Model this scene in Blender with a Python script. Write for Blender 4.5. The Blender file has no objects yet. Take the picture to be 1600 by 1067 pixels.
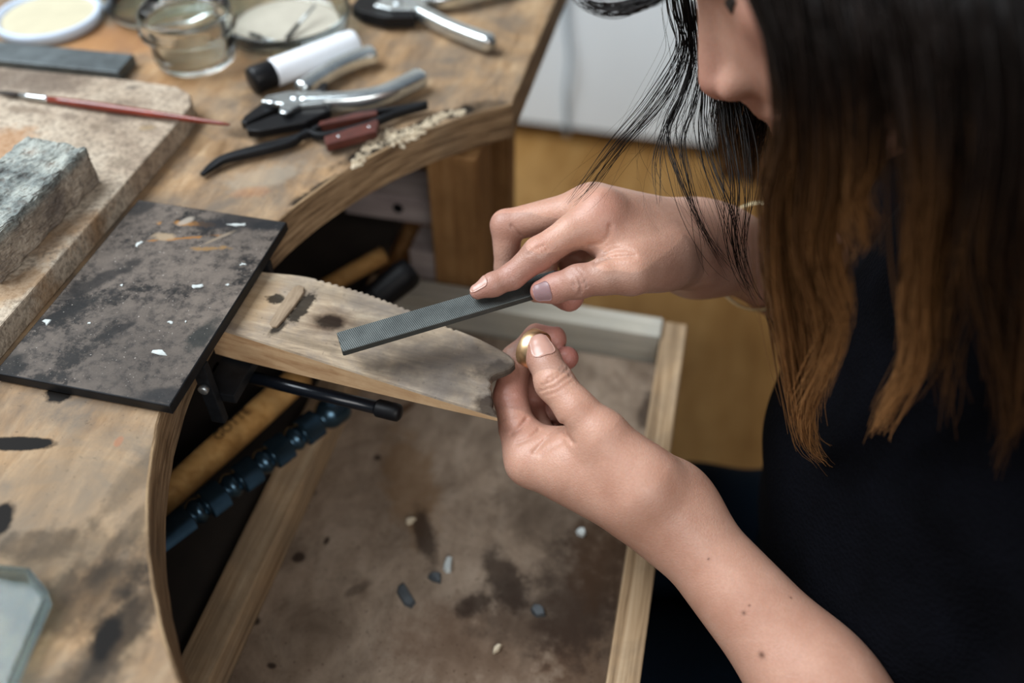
import bpy, bmesh, math, random
import numpy as np
from mathutils import Vector, Matrix

# ------------------------------------------------------------------ camera
ZB = 0.92                       # height of the bench top above the floor
F_PX = 1400.0
PITCH = math.atan(1480 / F_PX)
YAW = math.atan(468 * math.cos(PITCH) / F_PX)
CAM_H = 0.36                    # lens above the bench top
FWD = np.array([-math.sin(YAW) * math.cos(PITCH), math.cos(YAW) * math.cos(PITCH), -math.sin(PITCH)])
RIGHT = np.array([math.cos(YAW), math.sin(YAW), 0.0])
UP = np.cross(RIGHT, FWD)
CAMP = np.array([0, 0, CAM_H])
scene = bpy.context.scene
col = scene.collection

cam = bpy.data.cameras.new('camera')
cam_o = bpy.data.objects.new('camera', cam)
col.objects.link(cam_o)
cam.sensor_width = 36.0
cam.lens = F_PX / 1600 * 36
cam.clip_start = 0.01
cam_o.matrix_world = Matrix(((RIGHT[0], UP[0], -FWD[0], 0), (RIGHT[1], UP[1], -FWD[1], 0),
                             (RIGHT[2], UP[2], -FWD[2], CAM_H + ZB), (0, 0, 0, 1)))
cam.dof.use_dof = True
cam.dof.focus_distance = 0.482
cam.dof.aperture_fstop = 3.0
scene.camera = cam_o

# ------------------------------------------------------------------ world, light, exposure
world = bpy.data.worlds.new('world')
scene.world = world
world.use_nodes = True
world.node_tree.nodes['Background'].inputs[0].default_value = (0.78, 0.88, 1.0, 1)
world.node_tree.nodes['Background'].inputs[1].default_value = 0.20


def area(name, loc, target, sx, sy, power, colr):
    l = bpy.data.lights.new(name, 'AREA')
    l.shape = 'RECTANGLE'
    l.size, l.size_y = sx, sy
    l.energy = power
    l.color = colr
    o = bpy.data.objects.new(name, l)
    col.objects.link(o)
    o.location = loc
    d = Vector(target) - Vector(loc)
    o.rotation_euler = d.to_track_quat('-Z', 'Y').to_euler()
    return o


area('window_light', (-1.40, 0.45, 2.55), (-0.05, 0.40, 0.90), 1.6, 1.4, 88, (0.88, 0.95, 1.0))
area('window_light_side', (1.0, -1.7, 2.45), (-0.15, 0.5, 0.75), 1.6, 1.2, 40, (1.0, 0.97, 0.93))

vs = scene.view_settings
vs.view_transform = 'Standard'
vs.look = 'None'
vs.gamma = 1.0
vs.use_curve_mapping = False
vs.exposure = 0.0


# ------------------------------------------------------------------ helpers
def ray(x, y):
    return FWD + RIGHT * ((x - 800) / F_PX) - UP * ((y - 533.5) / F_PX)


def pz(x, y, z=0.0):            # point of the photo at a height above the bench top
    r = ray(x, y)
    return CAMP + r * ((z - CAM_H) / r[2])


def pd(x, y, d):                # at a depth
    return CAMP + ray(x, y) * d


def pY(x, y, Y):                # at a world Y
    r = ray(x, y)
    return CAMP + r * (Y / r[1])


def empty(name, base):
    o = bpy.data.objects.new(name, None)
    o.empty_display_size = 0.02
    col.objects.link(o)
    o.location = (base[0], base[1], base[2] + ZB)
    return o


def tag(o, label=None, cat=None, group=None, kind=None):
    if label: o['label'] = label
    if cat: o['category'] = cat
    if group: o['group'] = group
    if kind: o['kind'] = kind
    return o


def world_loc(o):
    v = Vector((0, 0, 0))
    while o is not None:
        v = v + o.location
        o = o.parent
    return v


def mk(name, verts, faces, mats, parent=None, smooth=False, fm=None, at=None):
    """one mesh object; verts in bench coordinates (z=0 is the bench top)"""
    v = np.asarray(verts, dtype=float).copy()
    v[:, 2] += ZB
    if parent is not None:
        org = np.array(world_loc(parent))
    elif at is not None:
        org = np.array([at[0], at[1], at[2] + ZB])
    else:
        lo, hi = v.min(0), v.max(0)
        org = np.array([(lo[0] + hi[0]) / 2, (lo[1] + hi[1]) / 2, lo[2]])
    v -= org
    me = bpy.data.meshes.new(name)
    if isinstance(faces, np.ndarray):
        n, k = faces.shape
        me.vertices.add(len(v)); me.vertices.foreach_set('co', v.astype(np.float32).ravel())
        me.loops.add(n * k); me.loops.foreach_set('vertex_index', faces.astype(np.int32).ravel())
        me.polygons.add(n); me.polygons.foreach_set('loop_start', np.arange(0, n * k, k, dtype=np.int32))
        me.update(calc_edges=True); me.validate()
    else:
        me.from_pydata([tuple(p) for p in v], [], [tuple(f) for f in faces])
        me.update()
    if not isinstance(mats, (list, tuple)): mats = [mats]
    for m in mats: me.materials.append(m)
    if fm is not None: me.polygons.foreach_set('material_index', np.asarray(fm, dtype=np.int32))
    if smooth: me.polygons.foreach_set('use_smooth', np.ones(len(me.polygons), dtype=bool))
    o = bpy.data.objects.new(name, me)
    col.objects.link(o)
    if parent is not None: o.parent = parent
    else: o.location = org
    return o


def bevel(o, w, seg=2, angle=0.6):
    m = o.modifiers.new('bevel', 'BEVEL')
    m.width = w; m.segments = seg; m.limit_method = 'ANGLE'; m.angle_limit = angle
    return o


def nrm(v):
    v = np.asarray(v, float)
    return v / (np.linalg.norm(v) + 1e-12)


def frame(a, hint=(0, 0, 1)):
    a = nrm(a); h = np.asarray(hint, float)
    if abs(a @ nrm(h)) > 0.98: h = np.array([1.0, 0.1, 0])
    s = nrm(np.cross(h, a)); u = np.cross(a, s)
    return a, s, u


BOXF = [(0, 3, 2, 1), (4, 5, 6, 7), (0, 1, 5, 4), (1, 2, 6, 5), (2, 3, 7, 6), (3, 0, 4, 7)]


def boxv(x0, x1, y0, y1, z0, z1):
    return [(x0, y0, z0), (x1, y0, z0), (x1, y1, z0), (x0, y1, z0), (x0, y0, z1), (x1, y0, z1), (x1, y1, z1), (x0, y1, z1)]


def box(name, x0, x1, y0, y1, z0, z1, mat, parent=None, bv=0.0):
    o = mk(name, boxv(x0, x1, y0, y1, z0, z1), BOXF, mat, parent)
    if bv: bevel(o, bv)
    return o


def obox(center, ax, ay, az, hx, hy, hz):
    c = np.asarray(center, float)
    ax, ay, az = nrm(ax), nrm(ay), nrm(az)
    return [c + ax * sx * hx + ay * sy * hy + az * sz * hz for sz in (-1, 1) for sx, sy in ((-1, -1), (1, -1), (1, 1), (-1, 1))]


def prism(outline, base, ax, ay, az, h, cham=0.0):
    """extrude a 2D outline (ccw) along az by h, optional chamfer at the top"""
    o2 = np.asarray(outline, float)
    n = len(o2)
    base = np.asarray(base, float); ax, ay, az = map(nrm, (ax, ay, az))
    rings = [(o2, 0.0)]
    if cham > 0:
        d1 = o2 - np.roll(o2, 1, 0); d2 = np.roll(o2, -1, 0) - o2
        n1 = np.c_[d1[:, 1], -d1[:, 0]]; n2 = np.c_[d2[:, 1], -d2[:, 0]]
        n1 /= np.linalg.norm(n1, axis=1)[:, None] + 1e-9; n2 /= np.linalg.norm(n2, axis=1)[:, None] + 1e-9
        nn = n1 + n2; nn /= np.linalg.norm(nn, axis=1)[:, None] + 1e-9
        rings = [(o2 - nn * cham, 0.0), (o2, cham), (o2, h - cham), (o2 - nn * cham * 0.3, h - cham * 0.3), (o2 - nn * cham, h)]
    else:
        rings.append((o2, h))
    V, Fc = [], []
    for r, z in rings:
        for p in r: V.append(base + ax * p[0] + ay * p[1] + az * z)
    for k in range(len(rings) - 1):
        for i in range(n):
            j = (i + 1) % n
            Fc.append((k * n + i, k * n + j, (k + 1) * n + j, (k + 1) * n + i))
    Fc.append(tuple(range(n - 1, -1, -1)))
    Fc.append(tuple((len(rings) - 1) * n + i for i in range(n)))
    return V, Fc


def lathe(profile, base, axis=(0, 0, 1), seg=48, cap=True, hint=(0, 0, 1)):
    a, s, u = frame(axis, hint)
    base = np.asarray(base, float)
    V, Fc = [], []
    for r, h in profile:
        for k in range(seg):
            t = 2 * math.pi * k / seg
            V.append(base + a * h + (s * math.cos(t) + u * math.sin(t)) * r)
    m = len(profile)
    for i in range(m - 1):
        for k in range(seg):
            k2 = (k + 1) % seg
            Fc.append((i * seg + k, i * seg + k2, (i + 1) * seg + k2, (i + 1) * seg + k))
    if cap:
        Fc.append(tuple(range(seg - 1, -1, -1)))
        Fc.append(tuple((m - 1) * seg + k for k in range(seg)))
    return V, Fc


def catmull(pts, n):
    P = np.asarray(pts, float)
    P = np.vstack([2 * P[0] - P[1], P, 2 * P[-1] - P[-2]])
    m = len(P) - 3
    out = []
    for t in np.linspace(0, m - 1e-6, n):
        i = int(t); f = t - i
        a, b, c, d = P[i:i + 4]
        out.append(0.5 * (2 * b + (c - a) * f + (2 * a - 5 * b + 4 * c - d) * f * f + (3 * b - a - 3 * c + d) * f ** 3))
    return np.array(out)


def sweep(path, prof_fn, hint=(0, 0, 1), cap=True):
    """sweep a closed 2D profile (side, up) along a path; prof_fn(t)->Nx2"""
    P = np.asarray(path, float)
    T = np.gradient(P, axis=0)
    V, Fc = [], []
    m = len(P)
    for i in range(m):
        a, s, u = frame(T[i], hint)
        q = prof_fn(i / (m - 1))
        n = len(q)
        for x, y in q: V.append(P[i] + s * x + u * y)
    for i in range(m - 1):
        for k in range(n):
            k2 = (k + 1) % n
            Fc.append((i * n + k, i * n + k2, (i + 1) * n + k2, (i + 1) * n + k))
    if cap:
        Fc.append(tuple(range(n - 1, -1, -1)))
        Fc.append(tuple((m - 1) * n + k for k in range(n)))
    return V, Fc


def circ(r, n=12, sx=1.0, sy=1.0):
    t = np.arange(n) * 2 * math.pi / n
    return np.c_[np.cos(t) * r * sx, np.sin(t) * r * sy]


def rrect(w, h, r, n=4):
    out = []
    for cx, cy, a0 in ((w - r, h - r, 0), (-w + r, h - r, 90), (-w + r, -h + r, 180), (w - r, -h + r, 270)):
        for k in range(n + 1):
            a = math.radians(a0 + 90 * k / n)
            out.append((cx + r * math.cos(a), cy + r * math.sin(a)))
    return np.array(out)


def merge(parts):
    V, Fc = [], []
    for v, f in parts:
        b = len(V)
        V += list(v); Fc += [tuple(i + b for i in q) for q in f]
    return V, Fc


# ------------------------------------------------------------------ materials
class NT:
    def __init__(self, name):
        self.m = bpy.data.materials.new(name)
        self.m.use_nodes = True
        self.t = self.m.node_tree
        self.b = self.t.nodes['Principled BSDF']
        self.tc = None

    def n(self, kind, **kw):
        nd = self.t.nodes.new(kind)
        for k, v in kw.items(): setattr(nd, k, v)
        return nd

    def link(self, a, b): self.t.links.new(a, b)

    def coord(self, scale=(1, 1, 1), loc=(0, 0, 0), rot=(0, 0, 0), kind='Object'):
        if self.tc is None: self.tc = self.n('ShaderNodeTexCoord')
        mp = self.n('ShaderNodeMapping')
        mp.inputs['Scale'].default_value = scale
        mp.inputs['Location'].default_value = loc
        mp.inputs['Rotation'].default_value = rot
        self.link(self.tc.outputs[kind], mp.inputs['Vector'])
        return mp.outputs['Vector']

    def noise(self, vec, scale, detail=4, rough=0.55, dist=0.0, col_out=False):
        nd = self.n('ShaderNodeTexNoise')
        nd.inputs['Scale'].default_value = scale
        nd.inputs['Detail'].default_value = detail
        nd.inputs['Roughness'].default_value = rough
        nd.inputs['Distortion'].default_value = dist
        if vec is not None: self.link(vec, nd.inputs['Vector'])
        return nd.outputs['Color' if col_out else 'Fac']

    def ramp(self, fac, stops, interp='LINEAR'):
        r = self.n('ShaderNodeValToRGB')
        r.color_ramp.interpolation = interp
        el = r.color_ramp.elements
        while len(el) < len(stops): el.new(0.5)
        for e, (p, c) in zip(el, stops):
            e.position = p
            e.color = (c, c, c, 1) if isinstance(c, (int, float)) else (c[0], c[1], c[2], 1)
        self.link(fac, r.inputs['Fac'])
        return r.outputs['Color']

    def mix(self, fac, a, b, mode='MIX'):
        x = self.n('ShaderNodeMix', data_type='RGBA', blend_type=mode)
        for s, v in ((0, fac), (6, a), (7, b)):
            if isinstance(v, (int, float)): x.inputs[s].default_value = v
            elif isinstance(v, (tuple, list)): x.inputs[s].default_value = (*v, 1)
            else: self.link(v, x.inputs[s])
        return x.outputs[2]

    def math(self, op, a, b=None, clamp=False):
        x = self.n('ShaderNodeMath', operation=op, use_clamp=clamp)
        for i, v in enumerate((a, b)):
            if v is None: continue
            if isinstance(v, (int, float)): x.inputs[i].default_value = v
            else: self.link(v, x.inputs[i])
        return x.outputs[0]

    def spot(self, x, y, rx, ry, rot=0.0, soft=0.5, wob=0.5, nscale=90):
        """a stain with its own ragged shape at a place on the object"""
        if not hasattr(self, '_wob'):
            self._wob = {}
        if nscale not in self._wob:
            self._wob[nscale] = self.noise(self.coord(), nscale, 3, 0.6)
        v = self.coord()
        mp = self.n('ShaderNodeMapping', vector_type='TEXTURE')
        mp.inputs['Location'].default_value = (x, y, 0)
        mp.inputs['Rotation'].default_value = (0, 0, rot)
        mp.inputs['Scale'].default_value = (rx, ry, 1000)
        self.link(v, mp.inputs['Vector'])
        ln = self.n('ShaderNodeVectorMath', operation='LENGTH')
        self.link(mp.outputs[0], ln.inputs[0])
        w = self.math('MULTIPLY', self.math('SUBTRACT', self._wob[nscale], 0.5), wob * 3)
        dd = self.math('ADD', ln.outputs['Value'], w)
        return self.ramp(self.math('DIVIDE', dd, 1.5), [((1 - soft * .7) / 1.5, 1.0), ((1 + soft * .4) / 1.5, 0.0)])

    def bump(self, h, strength=0.3, dist=0.001):
        b = self.n('ShaderNodeBump')
        b.inputs['Strength'].default_value = strength
        b.inputs['Distance'].default_value = dist
        self.link(h, b.inputs['Height'])
        self.link(b.outputs['Normal'], self.b.inputs['Normal'])

    def set(self, color=None, rough=None, metal=None, **kw):
        for k, v in (('Base Color', color), ('Roughness', rough), ('Metallic', metal), *kw.items()):
            if v is None: continue
            s = self.b.inputs[k]
            if isinstance(v, (int, float)): s.default_value = v
            elif isinstance(v, (tuple, list)): s.default_value = (*v, 1) if len(v) == 3 and s.type == 'RGBA' else v
            else: self.link(v, s)
        return self.m


def S(r, g, b):
    """sRGB 0-255 to linear"""
    f = lambda c: (c / 255) / 12.92 if c / 255 <= 0.04045 else ((c / 255 + 0.055) / 1.055) ** 2.4
    return (f(r), f(g), f(b))


def mat_plain(name, color, rough=0.5, metal=0.0, var=0.12, nscale=60, bump=0.1, **kw):
    t = NT(name)
    n = t.noise(t.coord(), nscale, 5, 0.6)
    lo = tuple(c * (1 - var) for c in color); hi = tuple(min(1, c * (1 + var)) for c in color)
    c = t.ramp(n, [(0.3, lo), (0.7, hi)])
    if bump: t.bump(n, bump, 0.0008)
    return t.set(c, rough, metal, **kw)


def mat_wood(name, c_lo, c_mid, c_hi, axis=0, fine=220, stretch=14, dirt=None, dirt_amt=0.5, dirt_scale=18,
             rough=0.62, stains=(), stain_col=(0.006, 0.0045, 0.0035), rot=0.0, bump=0.35, speck=0.0):
    t = NT(name)
    sc = [1.0, 1.0, 1.0]; sc[axis] = 1.0 / stretch
    v = t.coord(tuple(sc), rot=(0, 0, rot))
    g = t.noise(v, fine, 6, 0.65, 0.4)
    g2 = t.noise(v, fine * 0.22, 3, 0.5, 0.6)
    gm = t.math('ADD', t.math('MULTIPLY', g, 0.6), t.math('MULTIPLY', g2, 0.4))
    c = t.ramp(gm, [(0.33, c_lo), (0.5, c_mid), (0.68, c_hi)])
    if dirt is not None:
        b = t.noise(t.coord(), dirt_scale, 7, 0.66, 0.5)
        f = t.ramp(b, [(0.42, 0.0), (0.66, dirt_amt)])
        c = t.mix(f, c, dirt)
    if speck:
        s = t.noise(t.coord(), 420, 2, 0.5)
        c = t.mix(t.ramp(s, [(0.66, 0.0), (0.74, speck)]), c, (0.02, 0.016, 0.012))
    for st in sorted(stains, key=lambda q: -q[2] * q[3]):
        k = dict(st[5]) if len(st) > 5 else {}
        colr = k.pop('col', stain_col); amt = k.pop('amt', 0.9)
        f = t.spot(*st[:5], **k)
        c = t.mix(t.math('MULTIPLY', f, amt), c, colr)
    t.bump(gm, bump, 0.0012)
    return t.set(c, rough, None, **{'Specular IOR Level': 0.09})


def mat_glass(name, tint=(0.93, 0.97, 0.96), rough=0.03):
    t = NT(name)
    n = t.noise(t.coord(), 70, 4, 0.6)
    r = t.ramp(n, [(0.35, rough), (0.8, rough + 0.12)])
    return t.set(tint, r, 0.0, **{'Transmission Weight': 1.0, 'IOR': 1.45})


M = {}
M['steel_bright'] = mat_plain('steel_bright', (0.62, 0.66, 0.68), 0.27, 1.0, 0.15, 90, 0.08)
M['steel_worn'] = mat_plain('steel_worn', (0.40, 0.43, 0.44), 0.42, 0.9, 0.3, 120, 0.2)
M['steel_dark'] = mat_plain('steel_dark', (0.011, 0.012, 0.014), 0.45, 0.2, 0.35, 100, 0.15, **{'Specular IOR Level': 0.22})
M['black_rod'] = mat_plain('black_rod', (0.006, 0.008, 0.012), 0.22, 0.2, 0.2, 80, 0.05)
M['rubber'] = mat_plain('rubber', (0.005, 0.005, 0.006), 0.5, 0.0, 0.2, 60, 0.1, **{'Specular IOR Level': 0.25})
M['black_plastic'] = mat_plain('black_plastic', (0.005, 0.005, 0.006), 0.4, 0.0, 0.15, 60, 0.05, **{'Specular IOR Level': 0.25})
M['white_plastic'] = mat_plain('white_plastic', (0.80, 0.83, 0.88), 0.42, 0.0, 0.03, 30, 0.02)
M['red_lacquer'] = mat_plain('red_lacquer', (0.16, 0.022, 0.010), 0.28, 0.0, 0.35, 50, 0.05)
M['red_grip'] = mat_plain('red_grip', (0.075, 0.017, 0.011), 0.45, 0.0, 0.35, 90, 0.1)
M['bristle'] = mat_plain('bristle', (0.03, 0.022, 0.018), 0.8, 0.0, 0.4, 200, 0.3)
M['glass'] = mat_glass('jar_glass')
M['glass_green'] = mat_glass('green_glass', (0.86, 0.95, 0.92))
M['white_paint'] = mat_plain('white_paint', (0.84, 0.92, 0.98), 0.45, 0.0, 0.03, 3, 0.02)
M['wall_paint'] = mat_plain('wall_paint', (0.55, 0.52, 0.47), 0.8, 0.0, 0.05, 8, 0.05)
M['grey_cord'] = mat_plain('grey_cord', (0.30, 0.40, 0.48), 0.6, 0.0, 0.1, 60, 0.05)
M['fleck'] = mat_plain('fleck', (0.46, 0.49, 0.48), 0.6, 0.0, 0.15, 300, 0.2)
M['gold'] = mat_plain('gold', (0.98, 0.64, 0.36), 0.36, 1.0, 0.08, 300, 0.05)
M['ivory'] = mat_plain('ivory', (0.75, 0.62, 0.38), 0.25, 0.6, 0.06, 100, 0.05)
M['denim'] = mat_plain('denim', (0.0025, 0.0055, 0.010), 0.95, 0.0, 0.5, 900, 0.4, **{'Specular IOR Level': 0.05})
M['under_shade'] = mat_plain('under_shade', (0.020, 0.014, 0.010), 0.8, 0.0, 0.3, 40, 0.1)  # near-black colour paints in the shade below bench and cabinet
M['pale_block'] = mat_wood('pale_block', S(120, 108, 108), S(150, 138, 135), S(172, 160, 155), 0, 160, 10, rough=0.7)
M['post_wood'] = mat_wood('post_wood', S(118, 84, 52), S(150, 112, 72), S(176, 138, 94), 2, 150, 16, S(100, 70, 42), 0.5, 14)
M['rail_wood'] = mat_wood('rail_wood', S(92, 68, 46), S(162, 136, 106), S(196, 172, 142), 1, 260, 30, S(110, 98, 84), 0.5, 22, bump=0.5)
M['rail_pale'] = mat_wood('rail_pale', S(150, 142, 128), S(180, 174, 160), S(200, 194, 182), 0, 220, 24, S(150, 150, 146), 0.5, 12)
M['dowel_wood'] = mat_wood('dowel_wood', S(150, 108, 60), S(188, 144, 88), S(210, 170, 112), 0, 160, 10, S(70, 46, 26), 0.4, 26, rough=0.5)


# ------------------------------------------------------------------ the room
floor_m = mat_wood('floor_wood', S(134, 96, 52), S(166, 124, 72), S(184, 144, 90), 1, 40, 9, S(120, 82, 40), 0.5, 5, rough=0.5, bump=0.1)
fl = box('floor', -2.1, 2.2, -2.2, 2.6, -ZB - 0.05, -ZB, floor_m)
tag(fl, kind='structure')
wb = box('wall_back', -2.1, 2.2, 2.6, 2.7, -ZB, 1.6, M['wall_paint']); tag(wb, kind='structure')
# left wall with the window the daylight comes through
wl = mk('wall_left', *merge([(boxv(-2.2, -2.1, -2.2, -0.1, -ZB, 1.6), BOXF), (boxv(-2.2, -2.1, 1.9, 2.6, -ZB, 1.6), BOXF),
                             (boxv(-2.2, -2.1, -0.1, 1.9, -ZB, 0.35), BOXF)]), M['wall_paint'])
tag(wl, kind='structure')
wf = mk('window_1', *merge([(boxv(-2.17, -2.12, -0.1, -0.04, 0.35, 1.6), BOXF), (boxv(-2.17, -2.12, 1.84, 1.9, 0.35, 1.6), BOXF),
                            (boxv(-2.17, -2.12, 0.87, 0.93, 0.35, 1.6), BOXF), (boxv(-2.17, -2.08, -0.1, 1.9, 0.33, 0.37), BOXF)]), M['white_paint'])
tag(wf, kind='structure')

# white cabinet standing on the wood floor at the back
cab = tag(empty('white_cabinet', (-0.55, 2.05, -ZB)), 'low white cabinet standing on the wood floor in the background', 'cabinet')
box('carcass', -1.25, 0.063, 1.875, 2.25, -ZB + 0.05, -0.12, M['white_paint'], cab, 0.004)
box('plinth', -1.23, 0.045, 1.93, 2.23, -ZB, -ZB + 0.05, M['under_shade'], cab)  # dark colour stands in for the shadow gap under the cabinet
box('door', -1.245, -0.60, 1.857, 1.874, -ZB + 0.055, -0.125, M['white_paint'], cab, 0.003)
box('door', -0.595, 0.060, 1.857, 1.874, -ZB + 0.055, -0.125, M['white_paint'], cab, 0.003)
cp = catmull([pY(888, -90, 1.845), pY(884, 20, 1.845), pY(890, 90, 1.845), pY(884, 150, 1.845), pY(886, 214, 1.85)], 30)
cp[:, 1] += 0.004 * np.sin(np.linspace(0, 9, 30)) - 0.002
cd = mk('hanging_cord', *sweep(cp, lambda t: circ(0.0042, 8), (0, 1, 0)), M['grey_cord'], smooth=True)
tag(cd, 'thin grey cord hanging in front of the white cabinet', 'cord')
crate_m = mat_wood('crate_wood', S(52, 34, 20), S(74, 50, 30), S(90, 64, 40), 0, 90, 12, rough=0.7)
cr = tag(empty('dark_crate', (0.30, 1.98, -ZB)), 'dark brown wooden crate beside the white cabinet', 'crate')
for k in range(3):
    z0 = -ZB + 0.01 + k * 0.105
    box('slat', 0.085, 0.52, 1.80, 1.815, z0, z0 + 0.095, crate_m, cr, 0.002)
for x0, x1, y0, y1 in ((0.085, 0.10, 1.816, 2.15), (0.505, 0.52, 1.816, 2.15), (0.10, 0.505, 2.135, 2.15)):
    box('side_board', x0, x1, y0, y1, -ZB, -ZB + 0.32, crate_m, cr, 0.002)

# ------------------------------------------------------------------ workbench
BO = (-0.40, 0.40)              # the bench's own origin
bench = tag(empty('workbench', (BO[0], BO[1], -ZB)), 'worn wooden jeweller workbench with a curved cut-out front edge', 'workbench')


def bs(px, py, rx, ry, rot=0.0, **k):
    p = pz(px, py, 0)
    return (p[0] - BO[0], p[1] - BO[1], rx, ry, rot, k)


D = dict
bench_stains = [
    bs(95, 613, .0075, .0075, 0, wob=.22, nscale=200, soft=.25, amt=1), bs(26, 693, .020, .0045, .22, wob=.14, nscale=200, soft=.2, amt=1), bs(0, 812, .006, .010, .2, wob=.3, soft=.3, amt=1), bs(165, 997, .004, .009, .2, soft=.3, amt=.95),
    bs(130, 930, .030, .018, .8, amt=.6), bs(180, 1000, .012, .03, .1, amt=.65), bs(165, 997, .006, .012, .2), bs(110, 880, .04, .02, .5, amt=.4),
    bs(215, 960, .010, .07, -.30, amt=.6), bs(232, 800, .006, .05, -.22, amt=.4),
    bs(60, 850, .02, .008, .3, amt=.45), bs(225, 735, .008, .03, -.2, amt=.35),
    bs(478, 312, .010, .008, .8, amt=.9, soft=.4), bs(520, 285, .014, .006, .9, amt=.95, soft=.4), bs(585, 232, .030, .007, 1.0, amt=.95, soft=.4),
    bs(650, 200, .030, .006, .95, amt=.95, soft=.4), bs(712, 176, .022, .006, .7, amt=.9, soft=.4), bs(760, 165, .02, .008, .4, amt=.5),
    bs(560, 215, .03, .012, 1.0, amt=.4, col=(0.05, 0.035, 0.025)), bs(640, 285, .004, .004, 0, col=S(170, 70, 30), amt=.25),
    bs(395, 300, .012, .006, .4, col=S(160, 100, 62), amt=.25), bs(415, 275, .03, .012, .6, col=S(150, 140, 125), amt=.5),
    bs(360, 260, .012, .004, 1.0, amt=.35), bs(395, 205, .02, .01, .3, amt=.6), bs(420, 150, .03, .02, .3, amt=.35),
    bs(330, 110, .05, .03, .3, amt=.3, col=S(150, 100, 50)), bs(190, 60, .06, .03, .3, amt=.5, col=S(160, 105, 55)),
    bs(185, 690, .002, .003, 0, col=S(170, 96, 62), amt=.35), bs(120, 790, .06, .05, .4, amt=.35, col=S(140, 125, 105)),
]
top_m = mat_wood('bench_top_wood', S(116, 90, 64), S(155, 126, 95), S(184, 158, 126), 1, 120, 4, S(110, 98, 86), 1.0, 20, stains=bench_stains, rough=0.6, bump=0.2, speck=0.35)
# the layered, scuffed edge
te = NT('bench_edge_wood')
ve = te.coord((1, 1, 14))
g1 = te.noise(ve, 26, 6, 0.65, 0.3)
ce = te.ramp(g1, [(0.30, S(70, 54, 40)), (0.45, S(128, 104, 78)), (0.6, S(166, 140, 108)), (0.75, S(184, 160, 128))])
ce = te.mix(te.ramp(te.noise(te.coord(), 16, 5, 0.6), [(0.5, 0.0), (0.75, 0.6)]), ce, S(112, 98, 82))
te.bump(g1, 0.6, 0.002)
edge_m = te.set(ce, 0.65, None, **{'Specular IOR Level': 0.15})

CX, CY, CR = 0.043, 0.327, 0.296
WX = -0.13
ang0 = math.acos((WX - CX) / CR)
arc = [(CX + CR * math.cos(a), CY + CR * math.sin(a)) for a in np.linspace(ang0, 2 * math.pi - ang0, 61)]
outline = [(WX, 1.25)] + [(WX, y) for y in (0.95, 0.75)] + arc + [(WX, -0.15), (WX, -0.45), (-0.80, -0.45), (-0.80, 1.25)]
# worn edge: tiny irregular nibbles along the front
rng = random.Random(4)
outl = []
for i, (x, y) in enumerate(outline):
    if 2 < i < 64: x += rng.uniform(-.0002, .0002); y += rng.uniform(-.0002, .0002)
    outl.append((x, y))
V, Fc = prism(outl[::-1] if False else outl, (0, 0, -0.030), (1, 0, 0), (0, 1, 0), (0, 0, 1), 0.030)
area2 = sum(outl[i][0] * outl[(i + 1) % len(outl)][1] - outl[(i + 1) % len(outl)][0] * outl[i][1] for i in range(len(outl)))
if area2 < 0: outl = outl[::-1]
V, Fc = prism(outl, (0, 0, -0.030), (1, 0, 0), (0, 1, 0), (0, 0, 1), 0.030, 0.0016)
fm = [1] * (len(Fc) - 1) + [0]
bt = mk('bench_top', V, Fc, [top_m, edge_m], bench, fm=fm)

box('leg', -0.190, -0.150, 0.535, 0.580, -ZB, -0.0305, M['post_wood'], bench, 0.002)
box('leg', -0.190, -0.150, -0.24, -0.195, -ZB, -0.0305, M['post_wood'], bench, 0.002)
box('shade_side_panel', -0.75, -0.150, 0.645, 0.665, -0.75, -0.0305, M['post_wood'], bench)  # side panels added to close in the underside and keep it dark
box('shade_side_panel', -0.75, -0.191, -0.24, -0.22, -0.75, -0.0305, M['post_wood'], bench)
box('shade_back_panel', -0.77, -0.751, -0.24, 0.665, -0.75, -0.0305, M['under_shade'], bench)  # back added to block light, shade put into its colour
box('shade_shelf', -0.750, -0.250, -0.219, 0.644, -0.185, -0.170, M['under_shade'], bench)  # added dark sheet closing the space below, shade in its colour
q0, q1 = pY(540, 335, 0.56), pY(668, 352, 0.56)
z1 = pY(620, 306, 0.56)[2]
rb = box('runner_block', q0[0], -0.1905, 0.56, 0.60, q1[2], z1, M['pale_block'], bench, 0.001)
q = pY(622, 325, 0.5595)
mk('screw_hole', *lathe([(0.0045, 0), (0.0045, 0.001)], q, (0, -1, 0), 16), M['black_plastic'], rb)
q0, q1 = pY(645, 450, 0.54), pY(682, 398, 0.54)
box('runner_block', q0[0], -0.1905, 0.54, 0.575, -0.1690, q1[2], M['pale_block'], bench, 0.001)
# light strut leaning under the top
a, b = pY(602, 440, 0.60), pY(640, 365, 0.60)
ax, sx, ux = frame(b - a)
mk('strut', obox((a + b) / 2, ax, sx, ux, np.linalg.norm(b - a) / 2, .007, .004), BOXF, M['post_wood'], bench)

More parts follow.
